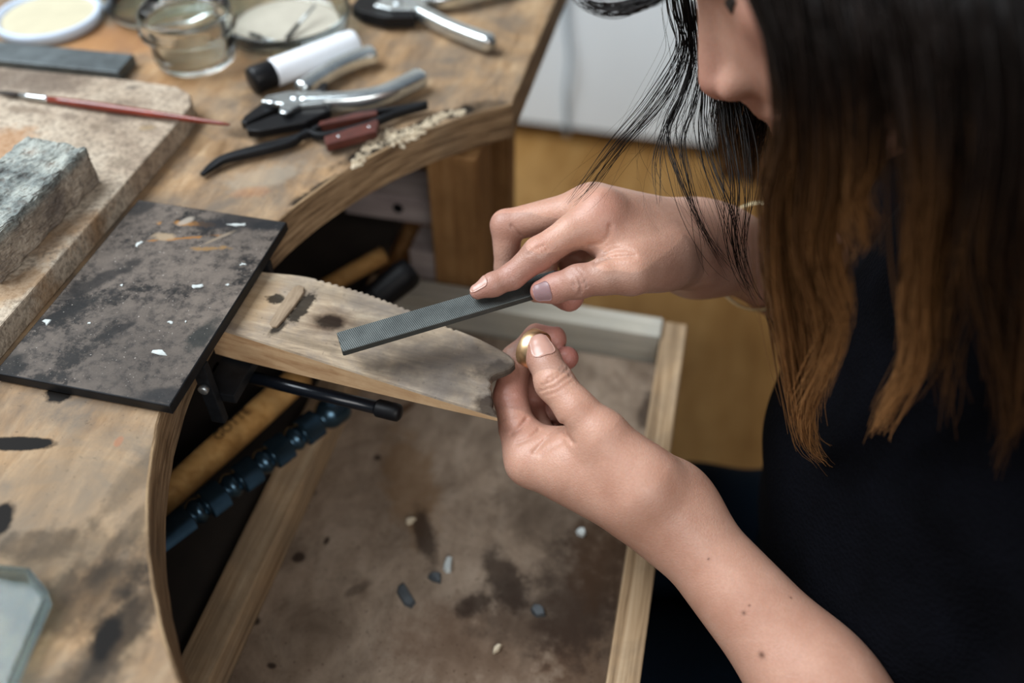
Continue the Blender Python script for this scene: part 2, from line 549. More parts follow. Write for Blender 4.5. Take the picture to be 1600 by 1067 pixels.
# crumbled pale wood along the damaged far edge
chip_m = mat_plain('raw_wood_chip', S(196, 182, 158), 0.85, 0, 0.15, 300, 0.6)
Vc, Fcs = [], []
rng = random.Random(7)
chip_line = catmull([pz(556, 258, 0), pz(585, 222, 0), pz(630, 212, 0), pz(668, 195, 0), pz(690, 182, 0), pz(722, 176, 0)], 60)
for i, p in enumerate(chip_line):
    if 50 < i < 55: continue
    wd = 0.0022 + 0.0026 * abs(math.sin(i * .9) * math.sin(i * .37)) + 0.006 * math.exp(-((i - 20) / 10) ** 2)
    for k in range(11):
        c = p + np.array([rng.uniform(-1, 1) * wd, rng.uniform(-1, 1) * wd * 1.0, 0.0])
        r = rng.uniform(.0006, .0012) * (1 + 1.2 * rng.random() ** 4)
        ring = [c + np.array([math.cos(t) * r * rng.uniform(.6, 1.3), math.sin(t) * r * rng.uniform(.6, 1.3), -0.0005]) for t in np.arange(6) * math.pi / 3]
        top = [c + (q - c) * rng.uniform(.3, .7) + np.array([0, 0, rng.uniform(.0004, .0014)]) for q in ring]
        b0 = len(Vc); Vc += ring + top
        Fcs += [(b0 + j, b0 + (j + 1) % 6, b0 + 6 + (j + 1) % 6, b0 + 6 + j) for j in range(6)] + [tuple(b0 + 6 + j for j in range(6))]
ch = mk('splintered_edge', Vc, Fcs, chip_m, bench); tag(ch, 'pale crumbled raw wood', kind='stuff')

# ------------------------------------------------------------------ catch tray
TO = (-0.11, 0.20)


def ts(px, py, rx, ry, rot=0.0, **k):
    p = pz(px, py, -0.186)
    return (p[0] - TO[0], p[1] - TO[1], rx, ry, rot, k)


tray = tag(empty('catch_tray', (TO[0], TO[1], -0.20)), 'wooden catch tray with grimy base pulled out under the bench', 'tray')
tray_st = [ts(590, 715, .003, .003), ts(485, 768, .005, .004), ts(467, 870, .004, .004), ts(665, 840, .007, .026, .5, amt=.8), ts(640, 750, .02, .05, .45, amt=.5, col=S(110, 82, 52)),
           ts(790, 905, .012, .026, .7, amt=.8), ts(740, 945, .014, .008, .5, amt=.8), ts(905, 930, .03, .05, .1, amt=.6), ts(850, 960, .05, .03, .3, amt=.55), ts(935, 990, .03, .1, 0, amt=.6, col=S(70, 44, 24)),
           ts(940, 850, .02, .05, 0, amt=.6, col=S(60, 42, 28)), ts(400, 970, .003, .003), ts(750, 1010, .06, .03, .2, amt=.45, col=S(80, 55, 38)), ts(510, 845, .002, .004), ts(560, 920, .01, .004, .8, amt=.5),
           ts(1010, 640, .006, .02, 0, amt=.7), ts(630, 640, .004, .012, -.6, amt=.8, col=S(70, 46, 26)), ts(870, 800, .05, .03, 0, amt=.35), ts(425, 1040, .003, .002)]
base_m = mat_wood('tray_base_board', S(114, 98, 83), S(134, 117, 101), S(150, 134, 118), 1, 90, 2, S(90, 76, 64), 0.75, 24, stains=tray_st, stain_col=S(44, 34, 28), rough=0.75, bump=0.1, speck=0.75)
box('tray_base', -0.2215, 0.005, -0.16, 0.505, -0.192, -0.186, base_m, tray)
box('side_rail', -0.246, -0.2220, -0.18, 0.53, -0.205, -0.160, M['rail_wood'], tray, 0.0012)
box('side_rail', 0.0052, 0.025, -0.18, 0.53, -0.205, -0.160, M['rail_wood'], tray, 0.0012)
box('back_rail', -0.2215, 0.0048, 0.508, 0.53, -0.205, -0.157, M['rail_pale'], tray, 0.0012)
box('front_rail', -0.2215, 0.0048, -0.18, -0.161, -0.205, -0.160, M['rail_pale'], tray, 0.0012)


def flake(name, px, py, z, pts, mat, label, cat, group=None, h=0.0012, parent=None, tilt=0.0, seed=0):
    rg = random.Random(seed)
    c = pz(px, py, z)
    n = len(pts)
    V = [c + np.array([x, y, 0]) for x, y in pts] + [c + np.array([x * .8, y * .8, h + rg.uniform(0, h) * tilt]) for x, y in pts]
    Fc = [(i, (i + 1) % n, n + (i + 1) % n, n + i) for i in range(n)] + [tuple(range(n - 1, -1, -1)), tuple(range(n, 2 * n))]
    o = mk(name, V, Fc, mat, parent)
    if parent is None: tag(o, label, cat, group)
    return o


def blob(n, rx, ry, rot, seed, j=.35):
    rg = random.Random(seed); out = []
    for k in range(n):
        t = 2 * math.pi * k / n; q = 1 + rg.uniform(-j, j)
        x, y = rx * q * math.cos(t), ry * q * math.sin(t)
        out.append((x * math.cos(rot) - y * math.sin(rot), x * math.sin(rot) + y * math.cos(rot)))
    return out


M['offcut'] = mat_plain('offcut', (0.055, 0.062, 0.068), 0.5, 0.4, 0.3, 100, 0.1)
zt = -0.1858
flake('paper_scrap', 700, 884, zt, blob(7, .0035, .006, .2, 1), M['fleck'], 'small white scrap lying mid-tray on the tray base', 'scrap', tilt=3)
flake('metal_offcut', 634, 930, zt, blob(9, .008, .005, -.9, 2), M['offcut'], 'rounded grey metal offcut left of the white scrap', 'offcut', tilt=1)
flake('metal_offcut', 680, 903, zt, blob(8, .005, .005, .2, 3), M['offcut'], 'dull grey offcut touching the white scrap', 'offcut', tilt=1)
flake('metal_offcut', 839, 954, zt, blob(7, .006, .005, .4, 4), M['offcut'], 'dark bluish metal offcut near the right tray rail', 'offcut', tilt=2)
flake('wood_crumb', 908, 832, zt, blob(6, .003, .003, 0, 5), M['fleck'], 'tiny pale crumb closest to the forearm on the tray base', 'crumb', tilt=2)
flake('wood_crumb', 775, 1014, zt, blob(6, .002, .004, -.5, 6), chip_m, 'tiny tan crumb at the bottom middle of the tray', 'crumb', tilt=2)
flake('wood_crumb', 640, 815, zt, blob(6, .003, .004, -.5, 8), chip_m, 'tiny tan crumb above the grey offcuts in the tray', 'crumb', tilt=2)

# ------------------------------------------------------------------ steel plate with pin clamp
PO = (-0.282, 0.315)


def ps(px, py, rx, ry, rot=0.0, **k):
    p = pz(px, py, 0.0075)
    return (p[0] - PO[0], p[1] - PO[1], rx, ry, rot, k)


clamp = tag(empty('bench_anvil', (PO[0], PO[1], 0.0)), 'blackened steel anvil plate with clamp lying on the bench edge', 'anvil')
tp = NT('blackened_plate')
n1 = tp.noise(tp.coord(), 34, 10, 0.74, 0.1)
c = tp.ramp(n1, [(0.40, S(18, 16, 15)), (0.43, S(50, 44, 40)), (0.475, S(90, 81, 74)), (0.68, S(112, 101, 92))])
c = tp.mix(tp.ramp(tp.noise(tp.coord(), 9, 3, 0.5), [(0.45, 0.0), (0.7, 0.55)]), c, S(48, 43, 40))
n2 = tp.noise(tp.coord(), 170, 6, 0.7)
c = tp.mix(tp.ramp(n2, [(0.36, 0.7), (0.52, 0.0)]), c, S(36, 33, 32))
for st, cl in [(ps(300, 350, .017, .002, .15, wob=1.2, nscale=160), S(140, 96, 44)), (ps(285, 372, .020, .0012, .35, wob=1.2, nscale=160), S(136, 90, 38)), (ps(330, 388, .010, .002, .3, wob=1.2), S(128, 98, 60)), (ps(255, 370, .006, .004, .2, wob=.6), S(150, 130, 105)), (ps(340, 372, .010, .0012, .9, wob=1.0), S(124, 110, 94)), (ps(290, 345, .006, .003, .9, wob=.5), S(150, 140, 128)),
               (ps(395, 345, .03, .01, .2, amt=1, wob=.4), S(26, 25, 27)), (ps(330, 350, .01, .006, .2, wob=.6), S(26, 25, 27)),
               (ps(10, 572, .010, .010, 0, wob=.6), S(12, 11, 11)), (ps(315, 525, .006, .014, -.2, wob=.6), S(24, 28, 27)), (ps(95, 490, .028, .003, .9, wob=.7), S(20, 19, 19)), (ps(150, 440, .03, .006, 1.0, wob=.6), S(26, 23, 22)),
               (ps(260, 620, .02, .006, .2, wob=.5), S(26, 26, 28)), (ps(430, 352, .02, .005, .2, wob=.3), S(18, 20, 23)), (ps(215, 325, .012, .008, .6, wob=.4), S(30, 28, 28)), (ps(185, 515, .010, .003, .9, wob=.6), S(22, 20, 20))]:
    k = dict(st[5]); k.pop('amt', None)
    c = tp.mix(tp.math('MULTIPLY', tp.spot(*st[:5], **k), 0.85), c, cl)
sp = tp.noise(tp.coord(), 650, 2, 0.5)
c = tp.mix(tp.ramp(sp, [(0.70, 0.0), (0.76, 0.8)]), c, S(176, 168, 160))
tp.bump(n2, 0.35, 0.0008)
plate_m = tp.set(c, 0.6, 0.0, **{'Specular IOR Level': 0.2})
V, Fc = prism([(-.3345, .2422), (-.2337, .2422), (-.2337, .3932), (-.3345, .3932)], (0, 0, 0.0002), (1, 0, 0), (0, 1, 0), (0, 0, 1), 0.0073, 0.0010)
pl = mk('plate', V, Fc, [plate_m, M['steel_dark']], clamp, fm=[1] * (len(Fc) - 1) + [0])
for px, py, rx, ry, rot, sd in ((217, 381, .0022, .0026, 0, 1), (308, 447, .0028, .0022, .2, 2), (73, 503, .0032, .0028, .3, 3), (250, 549, .0062, .0020, -.1, 4), (266, 504, .0018, .0011, 0, 5), (367, 351, .006, .0013, .1, 6), (381, 351, .002, .0018, .1, 7), (380, 413, .0025, .0012, .2, 9), (140, 505, .0010, .001, 0, 10), (190, 446, .0011, .001, 0, 11), (355, 445, .0016, .0009, .3, 12), (290, 503, .0008, .0009, 0, 13)):
    flake('paint_fleck', px, py, 0.0076, blob(9, rx * .85, ry * .85, rot, sd, .6), M['fleck'], None, None, h=.0004, parent=clamp)
# clamp under the plate: body, cheeks, rod with rubber cap
box('clamp_cheek', -0.2425, -0.234, 0.2765, 0.2815, -0.050, -0.0005, M['steel_dark'], clamp, 0.0006)
box('clamp_cheek', -0.2425, -0.234, 0.3615, 0.3665, -0.050, -0.0005, M['steel_dark'], clamp, 0.0006)
box('clamp_jaw', -0.2455, -0.226, 0.282, 0.361, -0.036, -0.0290, M['steel_dark'], clamp, 0.0006)
r0, r1 = pz(338, 576, -0.040), pz(606, 641, -0.040)
mk('adjusting_rod', *sweep([r0, (r0 + r1) / 2, r1], lambda t: circ(0.0040, 16)), M['black_rod'], clamp, True)
dr = nrm(r1 - r0)
cap = mk('rod_cap', *lathe([(0.0046, -0.004), (0.0053, -0.003), (0.0053, 0.008), (0.0050, 0.0098), (0.0038, 0.011), (0.0015, 0.0115)], r1 - dr * .003, dr, 20), M['rubber'], clamp, True)
mk('clamp_screw', *lathe([(0.003, 0), (0.003, 0.003), (0.0015, 0.0035)], (-0.238, 0.2764, -0.018), (0, -1, 0), 12), M['steel_worn'], clamp, True)

# ------------------------------------------------------------------ bench pin (wooden wedge)
PX0, PX1 = -0.2505, None
zr, ztip = -0.0025, -0.012
pts_top = []


def pin_top_z(x):
    t = min(1, max(0, (x + 0.235) / 0.165))
    return -0.0025 - 0.0100 * t ** 1.15


def pin_bot_z(x):
    t = min(1, max(0, (x + 0.235) / 0.165))
    return -0.0265 + 0.0105 * t


def on_pin(px, py):
    p = pz(px, py, -0.006)
    for _ in range(6): p = pz(px, py, pin_top_z(p[0]))
    return p


back = [on_pin(*q) for q in ((412, 423), (480, 431), (540, 446), (590, 462), (640, 482), (700, 508), (745, 526), (785, 546))]
nose = [on_pin(*q) for q in ((797, 553), (803, 561), (804, 569), (799, 576), (788, 580), (778, 583), (770, 588), (766, 594), (768, 599), (765, 605), (770, 611), (768, 619), (772, 626), (769, 634), (775, 640), (776, 650))]
yb, yf = back[0][1], on_pin(352, 513)[1]
o2 = []
rng = random.Random(3)
o2.append((-0.2490, yb))
bk = catmull([(-0.2490, yb, 0)] + [(p[0], p[1], 0) for p in back], 130)
for i, p in enumerate(bk[1:]):
    x, y = p[0], p[1]
    if 34 < i < 100: y -= (0.0011 if i % 3 == 0 else 0.0) + rng.uniform(0, .0004)     # saw nicks
    o2.append((x, y))
for p in nose: o2.append((p[0] + rng.uniform(-.0004, .0004), p[1]))
tipf = nose[-1]
fr = catmull([(tipf[0], tipf[1], 0), (tipf[0] * .7 + -.235 * .3, tipf[1] * .7 + yf * .3 - .001, 0), (-0.2490, yf, 0)], 40)
for p in fr[1:]: o2.append((p[0], p[1]))
o2 = np.array(o2)
n = len(o2)
cen = np.array([(-0.16), (yb + yf) / 2])
rings = []
V, Fc = [], []
dd = o2 - np.roll(o2, 1, 0); d2 = np.roll(o2, -1, 0) - o2
nn = np.c_[-(dd + d2)[:, 1], (dd + d2)[:, 0]]; nn /= np.linalg.norm(nn, axis=1)[:, None] + 1e-9
if np.sum(nn * (o2 - cen)) < 0: nn = -nn
for off, kz in ((0.0, 'b'), (0.0, 'm'), (-0.0006, 't1'), (-0.0016, 't')):
    for (x, y), (nx, ny) in zip(o2, nn):
        zt_, zb_ = pin_top_z(x), pin_bot_z(x)
        z = {'b': zb_, 'm': zt_ - 0.0016, 't1': zt_ - 0.0005, 't': zt_}[kz]
        V.append((x + nx * off, y + ny * off, z))
for k in range(3):
    for i in range(n):
        j = (i + 1) % n
        Fc.append((k * n + i, k * n + j, (k + 1) * n + j, (k + 1) * n + i))
Fc.append(tuple(range(n))); Fc.append(tuple(3 * n + i for i in range(n)))
QO = (-0.16, 0.32)


def qs(px, py, rx, ry, rot=0.0, **k):
    p = on_pin(px, py)
    return (p[0] - QO[0], p[1] - QO[1], rx, ry, rot, k)


pin_st = [qs(472, 478, .0045, .015, -.15, wob=.5, nscale=260, soft=.3), qs(430, 466, .006, .004, .2, wob=.4, nscale=260, soft=.3), qs(436, 510, .003, .008, -.2, wob=.4, nscale=260),
          qs(515, 501, .013, .010, .1, wob=.3, amt=.6, col=S(78, 50, 30), soft=.9), qs(515, 501, .0090, .0062, .1, wob=.25, nscale=200, col=S(22, 12, 7), soft=.5),
          qs(780, 578, .014, .007, .4, amt=.7, col=S(52, 46, 42)), qs(700, 560, .05, .014, .1, amt=.6, col=S(84, 77, 72), soft=.9), qs(600, 515, .045, .010, .1, amt=.5, col=S(96, 86, 76), soft=.9), qs(766, 632, .010, .010, 0, amt=.85, col=S(44, 34, 28)),
          qs(540, 465, .05, .006, -.1, amt=.45, col=S(92, 80, 68), soft=.9), qs(640, 590, .04, .006, -.15, amt=.5, col=S(90, 82, 76), soft=.9), qs(720, 605, .03, .010, -.15, amt=.55, col=S(80, 74, 70), soft=.9), qs(480, 535, .03, .003, -.1, amt=.4, col=S(90, 78, 64), soft=.8),
          qs(400, 470, .012, .02, .1, amt=.4, col=S(186, 150, 104), soft=.9)]
pin_top_m = mat_wood('pin_top_wood', S(112, 98, 84), S(162, 144, 122), S(196, 180, 156), 0, 240, 7, S(122, 114, 108), 0.8, 30, stains=pin_st, rough=0.7, bump=0.5, speck=0.3)
pin_side_m = mat_wood('pin_side_wood', S(160, 120, 84), S(202, 168, 130), S(218, 188, 150), 0, 210, 9, S(150, 110, 76), 0.3, 40, rough=0.55, bump=0.2)
pin = tag(empty('bench_pin', (QO[0], QO[1], -0.0265)), 'wedge-shaped wooden bench pin with saw nicks jutting from the bench', 'bench pin')
nn0 = 1 + len(bk) - 1                       # the gnawed nose has the weathered colour of the top
fmw = [0 if nn0 - 2 <= i < nn0 + len(nose) - 1 else 1 for i in range(n)]
mk('wedge', V, Fc, [pin_top_m, pin_side_m], pin, fm=fmw + [0] * (2 * n) + [1, 0])
# inlaid sliver patch
sl = [on_pin(*q) for q in ((421, 506), (425, 512), (433, 512), (444, 500), (462, 477), (475, 458), (476, 450), (468, 446), (460, 449), (450, 460), (436, 481))]
m_ = len(sl)
sliver = mk('inlaid_sliver', [p + np.array([0, 0, -.0005]) for p in sl] + [p * 1.0 + np.array([0, 0, .0009]) for p in sl],
            [(i, (i + 1) % m_, m_ + (i + 1) % m_, m_ + i) for i in range(m_)] + [tuple(range(m_, 2 * m_))],
            mat_wood('sliver_wood', S(104, 88, 72), S(140, 122, 102), S(160, 142, 120), 1, 300, 8, rough=0.6), pin)
bevel(sliver, .0004, 1)

# ------------------------------------------------------------------ tools under the bench
a, b = pz(236, 852, -0.125), pz(506, 652, -0.125)
L = np.linalg.norm(b - a)
prof = [(.0001, -.02), (.0088, -.02), (.0088, -.02), (.0088, L * .20), (.0088, L * .20)]
h = L * .20
for k in range(4):
    e1 = h + L * .19
    prof += [(.0064, h + .0005), (.0064, h + .0015)] + [(.0064 + .0024 * math.sin(math.pi * t), h + .0015 + .0095 * t) for t in np.linspace(.08, .92, 8)]
    prof += [(.0064, h + .0115), (.0064, h + .0125), (.0102, h + .0128), (.0102, h + .0128), (.0102, e1 - .0005), (.0102, e1 - .0005)]
    h = e1
prof += [(.0070, h + .0002), (.0070, h + .002)] + [(.0070 + .0042 * math.sin(math.pi / 2 * t), h + .002 + .008 * t) for t in np.linspace(.1, 1, 6)] + [(.0112, h + .018)]
prof += [(.0112 * math.cos(t), h + .018 + .008 * math.sin(t)) for t in np.linspace(.2, 1.5, 7)] + [(.0001, h + .0261)]
md = mk('turned_mandrel', *lathe(prof, a, b - a, 32), mat_plain('blued_steel', (0.045, 0.085, 0.12), 0.24, 0.85, 0.2, 80, 0.05), smooth=True)
tag(md, 'blue-black turned steel rod with beaded grooves under the bench', 'mandrel')

a, b = pz(240, 790, -0.140), pz(470, 585, -0.140)
hm = tag(empty('tool_handle', tuple((a + b) / 2 - np.array([0, 0, .012]))), 'round wooden tool handle with printed letters lying under the bench', 'handle')
ax, sx, ux = frame(b - a)
hd = mk('shaft', *sweep([a + (b - a) * t for t in np.linspace(0, 1, 8)], lambda t: circ(.0105 + .0012 * math.sin(t * 3), 24)), M['dowel_wood'], hm, True)
for off, rr in ((.5, .00045),):
    q0, q1 = a + (b - a) * .12, a + (b - a) * .93
    nrm_ = nrm(ux * .9 + sx * .45)
    mk('dark_stripe', *sweep([q0 + nrm_ * .0108, (q0 + q1) / 2 + nrm_ * .0117, q1 + nrm_ * .0112], lambda t: rrect(.0022, .0004, .0002, 2), nrm_), M['black_plastic'], hm)


def text_mesh(body, size, origin, xdir, ndir, mat, name, parent, ext=0.0001):
    cu = bpy.data.curves.new(name, 'FONT')
    cu.body = body; cu.size = size; cu.extrude = ext; cu.align_x = 'CENTER'; cu.align_y = 'CENTER'
    to = bpy.data.objects.new(name, cu)
    col.objects.link(to)
    bpy.context.view_layer.update()
    me = bpy.data.meshes.new_from_object(to.evaluated_get(bpy.context.evaluated_depsgraph_get()))
    col.objects.unlink(to); bpy.data.objects.remove(to)
    x = nrm(xdir); nz = nrm(ndir); y = np.cross(nz, x)
    vv = [np.asarray(origin) + x * p.co.x + y * p.co.y + nz * p.co.z for p in me.vertices]
    ff = [tuple(p.vertices) for p in me.polygons]
    bpy.data.meshes.remove(me)
    return mk(name, vv, ff, mat, parent)


nt = nrm(ux * .98 - sx * .1)
text_mesh('GOTTE', .0095, a + (b - a) * .52 + nt * .01175, b - a, nt, M['black_plastic'], 'printed_letters', hm)

a, b = pz(545, 500, -0.105), pz(640, 424, -0.085)
tb = tag(empty('black_handle', tuple((a + b) / 2 - np.array([0, 0, .012]))), 'thick black rubber handle in the shade behind the bench pin', 'handle')
d_ = nrm(b - a)
mk('grip', *lathe([(.0105, -.05), (.0105, 0), (.0115, np.linalg.norm(b - a) * .6), (.0120, np.linalg.norm(b - a) * .9), (.0112, np.linalg.norm(b - a)), (.009, np.linalg.norm(b - a) + .003), (.0001, np.linalg.norm(b - a) + .004)], a, d_, 28), M['rubber'], tb, True)
mk('collar', *lathe([(.0125, -.004), (.0125, .004)], a + d_ * .022, d_, 28), M['black_plastic'], tb, True)
a, b = pz(470, 470, -0.13), pz(600, 398, -0.12)
sk = mk('wooden_stick', *sweep([a + (b - a) * t for t in np.linspace(0, 1, 6)], lambda t: circ(.0065 + .0008 * t, 14)), M['dowel_wood'], smooth=True)
tag(sk, 'slim brown wooden stick beside the black handle under the bench', 'stick')


# ------------------------------------------------------------------ things on the bench top
tb_ = NT('soldering_board')
v = tb_.coord()
n1 = tb_.noise(v, 14, 8, 0.65, 0.4); n2 = tb_.noise(v, 330, 3, 0.6)
c = tb_.ramp(n1, [(0.34, S(122, 106, 92)), (0.45, S(164, 148, 130)), (0.6, S(186, 172, 154)), (0.75, S(172, 138, 104))])
c = tb_.mix(tb_.ramp(n2, [(0.38, 0.55), (0.55, 0.0)]), c, S(96, 86, 76))
for q, cl, am in (((205, 137, .005, .003, .2), S(80, 74, 70), .7), ((40, 125, .05, .02, .1), S(92, 80, 72), .7), ((185, 185, .010, .006, 0), S(104, 92, 82), .6), ((110, 182, .008, .004, 0), S(110, 96, 84), .6), ((40, 172, .02, .005, 0), S(104, 88, 74), .6), ((190, 255, .008, .006, 0), S(120, 108, 94), .5), ((150, 200, .005, .004, 0), S(112, 98, 84), .6), ((230, 200, .006, .003, .3), S(140, 120, 90), .6), ((10, 225, .02, .02, 0), S(158, 112, 70), .6), ((90, 365, .03, .01, 1), S(130, 106, 82), .6), ((30, 445, .02, .012, 1), S(150, 118, 84), .6), ((85, 110, .006, .003, 0), S(180, 172, 160), .6)):
    p = pz(q[0], q[1], .016)
    c = tb_.mix(tb_.math('MULTIPLY', tb_.spot(p[0] + .46, p[1] - .36, *q[2:]), am), c, cl)
tb_.bump(n2, 0.8, 0.0012)
board_m = tb_.set(c, 0.9, None, **{'Specular IOR Level': 0.1})
ol = [(-.343, .18), (-.343, .470), (-.3445, .490), (-.352, .503), (-.366, .510), (-.40, .511), (-.62, .500), (-.62, .18)]
V, Fc = prism(ol, (0, 0, .0003), (1, 0, 0), (0, 1, 0), (0, 0, 1), .0160, .0012)
sb = mk('soldering_board', V, Fc, board_m, at=(-.46, .36, 0))
tag(sb, 'thick greyish soldering board with a rounded corner on the bench', 'board')

tk = NT('fire_brick')
v = tk.coord()
n1 = tk.noise(v, 30, 8, 0.7, 0.4); n2 = tk.noise(v, 260, 4, 0.7)
c = tk.ramp(n1, [(0.36, S(104, 96, 90)), (0.5, S(150, 138, 124)), (0.64, S(184, 172, 156))])
geo = tk.n('ShaderNodeNewGeometry'); sep = tk.n('ShaderNodeSeparateXYZ'); tk.link(tk.coord(), sep.inputs[0])
topf = tk.ramp(sep.outputs['Z'], [(0.019, 0.0), (0.0235, 1.0)])
scorch = tk.ramp(tk.noise(v, 46, 7, 0.7), [(0.36, S(46, 54, 58)), (0.45, S(112, 122, 122)), (0.58, S(168, 174, 168)), (0.7, S(132, 112, 98))])
c = tk.mix(tk.math('MULTIPLY', topf, 0.85), c, scorch)
c = tk.mix(tk.ramp(n2, [(0.36, 0.6), (0.5, 0.0)]), c, S(84, 74, 68))
tk.bump(n2, 0.7, 0.0015)
brick_m = tk.set(c, 0.95, None, **{'Specular IOR Level': 0.1})
rng = np.random.default_rng(5)
nx, ny, nz = 16, 30, 10
bm = bmesh.new()
bmesh.ops.create_cube(bm, size=1.0)
bmesh.ops.subdivide_edges(bm, edges=bm.edges[:], cuts=35, use_grid_fill=True)
Vb = np.array([v.co[:] for v in bm.verts]); Fb = [tuple(v.index for v in f.verts) for f in bm.faces]
bm.free()
hb = np.array([.0215, .050, .0135])
P = Vb * 2 * hb
inner = np.clip(P, -(hb - .0022), hb - .0022)
dlt = P - inner
ln = np.linalg.norm(dlt, axis=1); k = ln > 1e-6
P[k] = inner[k] + dlt[k] / ln[k][:, None] * np.minimum(ln[k], .0022)[:, None]
P += rng.normal(0, .00022, P.shape) + .0006 * np.sin(P[:, [1, 2, 0]] * 330) * np.sin(P[:, [2, 0, 1]] * 410 + 1)
P[:, 2] -= .0018 * np.exp(-((P[:, 0] - .006 - .15 * P[:, 1]) / .005) ** 2) * (P[:, 2] > 0) * (P[:, 1] > -.03)
ca, sa = math.cos(-.03), math.sin(-.03)
P = np.c_[P[:, 0] * ca - P[:, 1] * sa, P[:, 0] * sa + P[:, 1] * ca, P[:, 2]] + np.array([-.3815, .3455, .0163 + .0137])
P[:, 2] = np.maximum(P[:, 2], .0164)
bk_ = mk('fire_brick', P, Fb, brick_m, smooth=False)
tag(bk_, 'scorched grey fire brick chunk resting on the soldering board', 'brick')

# dark steel bar behind the board
V, Fc = prism([(-.66, .5185), (-.426, .529), (-.428, .556), (-.66, .545)], (0, 0, .0003), (1, 0, 0), (0, 1, 0), (0, 0, 1), .009, .001)
br = mk('steel_bar', V, Fc, mat_plain('grey_steel', (0.085, 0.10, 0.105), 0.5, 0.4, 0.35, 60, 0.2))
tag(br, 'flat dark grey steel bar lying behind the soldering board', 'bar')

# paint brush
zb = .0195
p0, p1 = pz(-12, 143, zb), pz(360, 195, zb + .001)
dv = nrm(p1 - p0); Lb = np.linalg.norm(p1 - p0)
brush = tag(empty('paint_brush', tuple((p0 + p1) / 2 - np.array([0, 0, .003]))), 'red-handled fine paint brush lying across the soldering board', 'brush')
f0 = .235; f1 = .12
mk('handle', *lathe([(.0021, Lb * f0), (.0027, Lb * .30), (.0032, Lb * .42), (.0030, Lb * .55), (.0022, Lb * .78), (.0014, Lb * .96), (.0008, Lb * .995), (.0001, Lb)], p0, dv, 18), M['red_lacquer'], brush, True)
mk('ferrule', *lathe([(.0017, Lb * f1), (.0019, Lb * .16), (.00205, Lb * .17), (.0019, Lb * .18), (.0024, Lb * .235), (.0022, Lb * .243)], p0, dv, 18), M['steel_bright'], brush, True)
mk('bristles', *lathe([(.0003, 0), (.0014, Lb * .04), (.0022, Lb * .085), (.0016, Lb * .125)], p0, dv, 14), M['bristle'], brush, True)


# glassware: closed thick-walled profiles
def glass(name, c, prof, mat, label, cat):
    V, Fc = lathe(prof, c, (0, 0, 1), 64, cap=False)
    o = mk(name, V, Fc, mat, smooth=True)
    me = o.data; bm = bmesh.new(); bm.from_mesh(me); bmesh.ops.remove_doubles(bm, verts=bm.verts[:], dist=1e-6); bm.to_mesh(me); bm.free()
    return tag(o, label, cat)


e = 1e-5
glass('glass_jar', (-.386, .574, .0004), [(e, 0), (.027, 0), (.030, .002), (.0315, .006), (.0315, .022), (.0335, .026), (.0365, .027), (.0365, .030), (.0345, .032), (.0350, .041), (.0342, .0425), (.0325, .041), (.0318, .032), (.0290, .026), (.0285, .008), (.026, .005), (e, .0045)],
      M['glass'], 'small clear glass jar with a ridged neck next to the marker', 'jar')
glass('glass_bowl', (-.452, .652, .0004), [(e, 0), (.043, 0), (.050, .004), (.0525, .012), (.0525, .036), (.0545, .038), (.0535, .041), (.0505, .040), (.0495, .014), (.046, .007), (e, .006)],
      M['glass_green'], 'wide greenish glass bowl behind the small jar', 'bowl')
glass('glass_dish', (-.336, .637, .0004), [(e, 0), (.044, 0), (.0495, .003), (.0515, .013), (.0535, .014), (.0530, .016), (.0500, .0155), (.0475, .005), (.043, .003), (e, .0028)],
      M['glass_green'], 'shallow round glass dish holding small burs', 'dish')
powder = mat_plain('pale_powder', S(170, 164, 150), 0.9, 0, 0.08, 50, 0.2)
dl = mk('dish_liner', *lathe([(.0001, .0034), (.0425, .0034), (.0425, .0042), (.0001, .0042)], (-.336, .637, .0004), (0, 0, 1), 48, cap=False), powder, smooth=False)
tag(dl, 'pale round paper liner inside the shallow glass dish', 'liner')
for i, (q0, q1, lb) in enumerate((((388, 52), (437, 68), 'short dark bur lying near the front of the glass dish'), ((446, 62), (492, 8), 'longer thin bur leaning across the back of the glass dish'))):
    a, b = pz(*q0, .0060), pz(*q1, .0062 if i == 0 else .0150)
    bu = tag(empty('steel_bur', tuple((a + b) / 2 - np.array([0, 0, .001]))), lb, 'bur')
    Lq = np.linalg.norm(b - a)
    mk('shank', *lathe([(.0011, Lq * .45), (.0011, Lq)], a, b - a, 12), M['steel_worn'], bu, True)
    mk('cutter', *lathe([(.0004, 0), (.0017, .003), (.0017, Lq * .40), (.0011, Lq * .46)], a, b - a, 12), M['steel_dark'], bu, True)

lid = tag(empty('white_saucer', (-.532, .602, 0)), 'shallow white saucer of cream paste at the far bench corner', 'saucer')
mk('rim', *lathe([(.038, .0004), (.0415, .0015), (.0425, .006), (.0415, .0095), (.0385, .0095), (.0375, .006), (.0001, .0055)], (-.532, .602, 0), (0, 0, 1), 56, cap=False), mat_plain('white_rim', S(186, 198, 214), .5, 0, .05, 40, .05), lid, True)
mk('paste', *lathe([(.0375, .0062), (.030, .0068), (.012, .0072), (.0001, .0070)], (-.532, .602, 0), (0, 0, 1), 48, cap=False), mat_plain('cream_paste', S(184, 176, 150), .8, 0, .06, 60, .3), lid, True)

# objects beyond the lid in the corner
V, Fc = prism([(-.70, .665), (-.585, .668), (-.580, .70), (-.70, .70)], (0, 0, .0003), (1, 0, 0), (0, 1, 0), (0, 0, 1), .02, .002)
dk = mk('dark_tin', V, Fc, mat_plain('dark_tin', S(40, 48, 54), .5, .3, .2, 50, .1)); tag(dk, 'small dark tin behind the white saucer', 'tin')

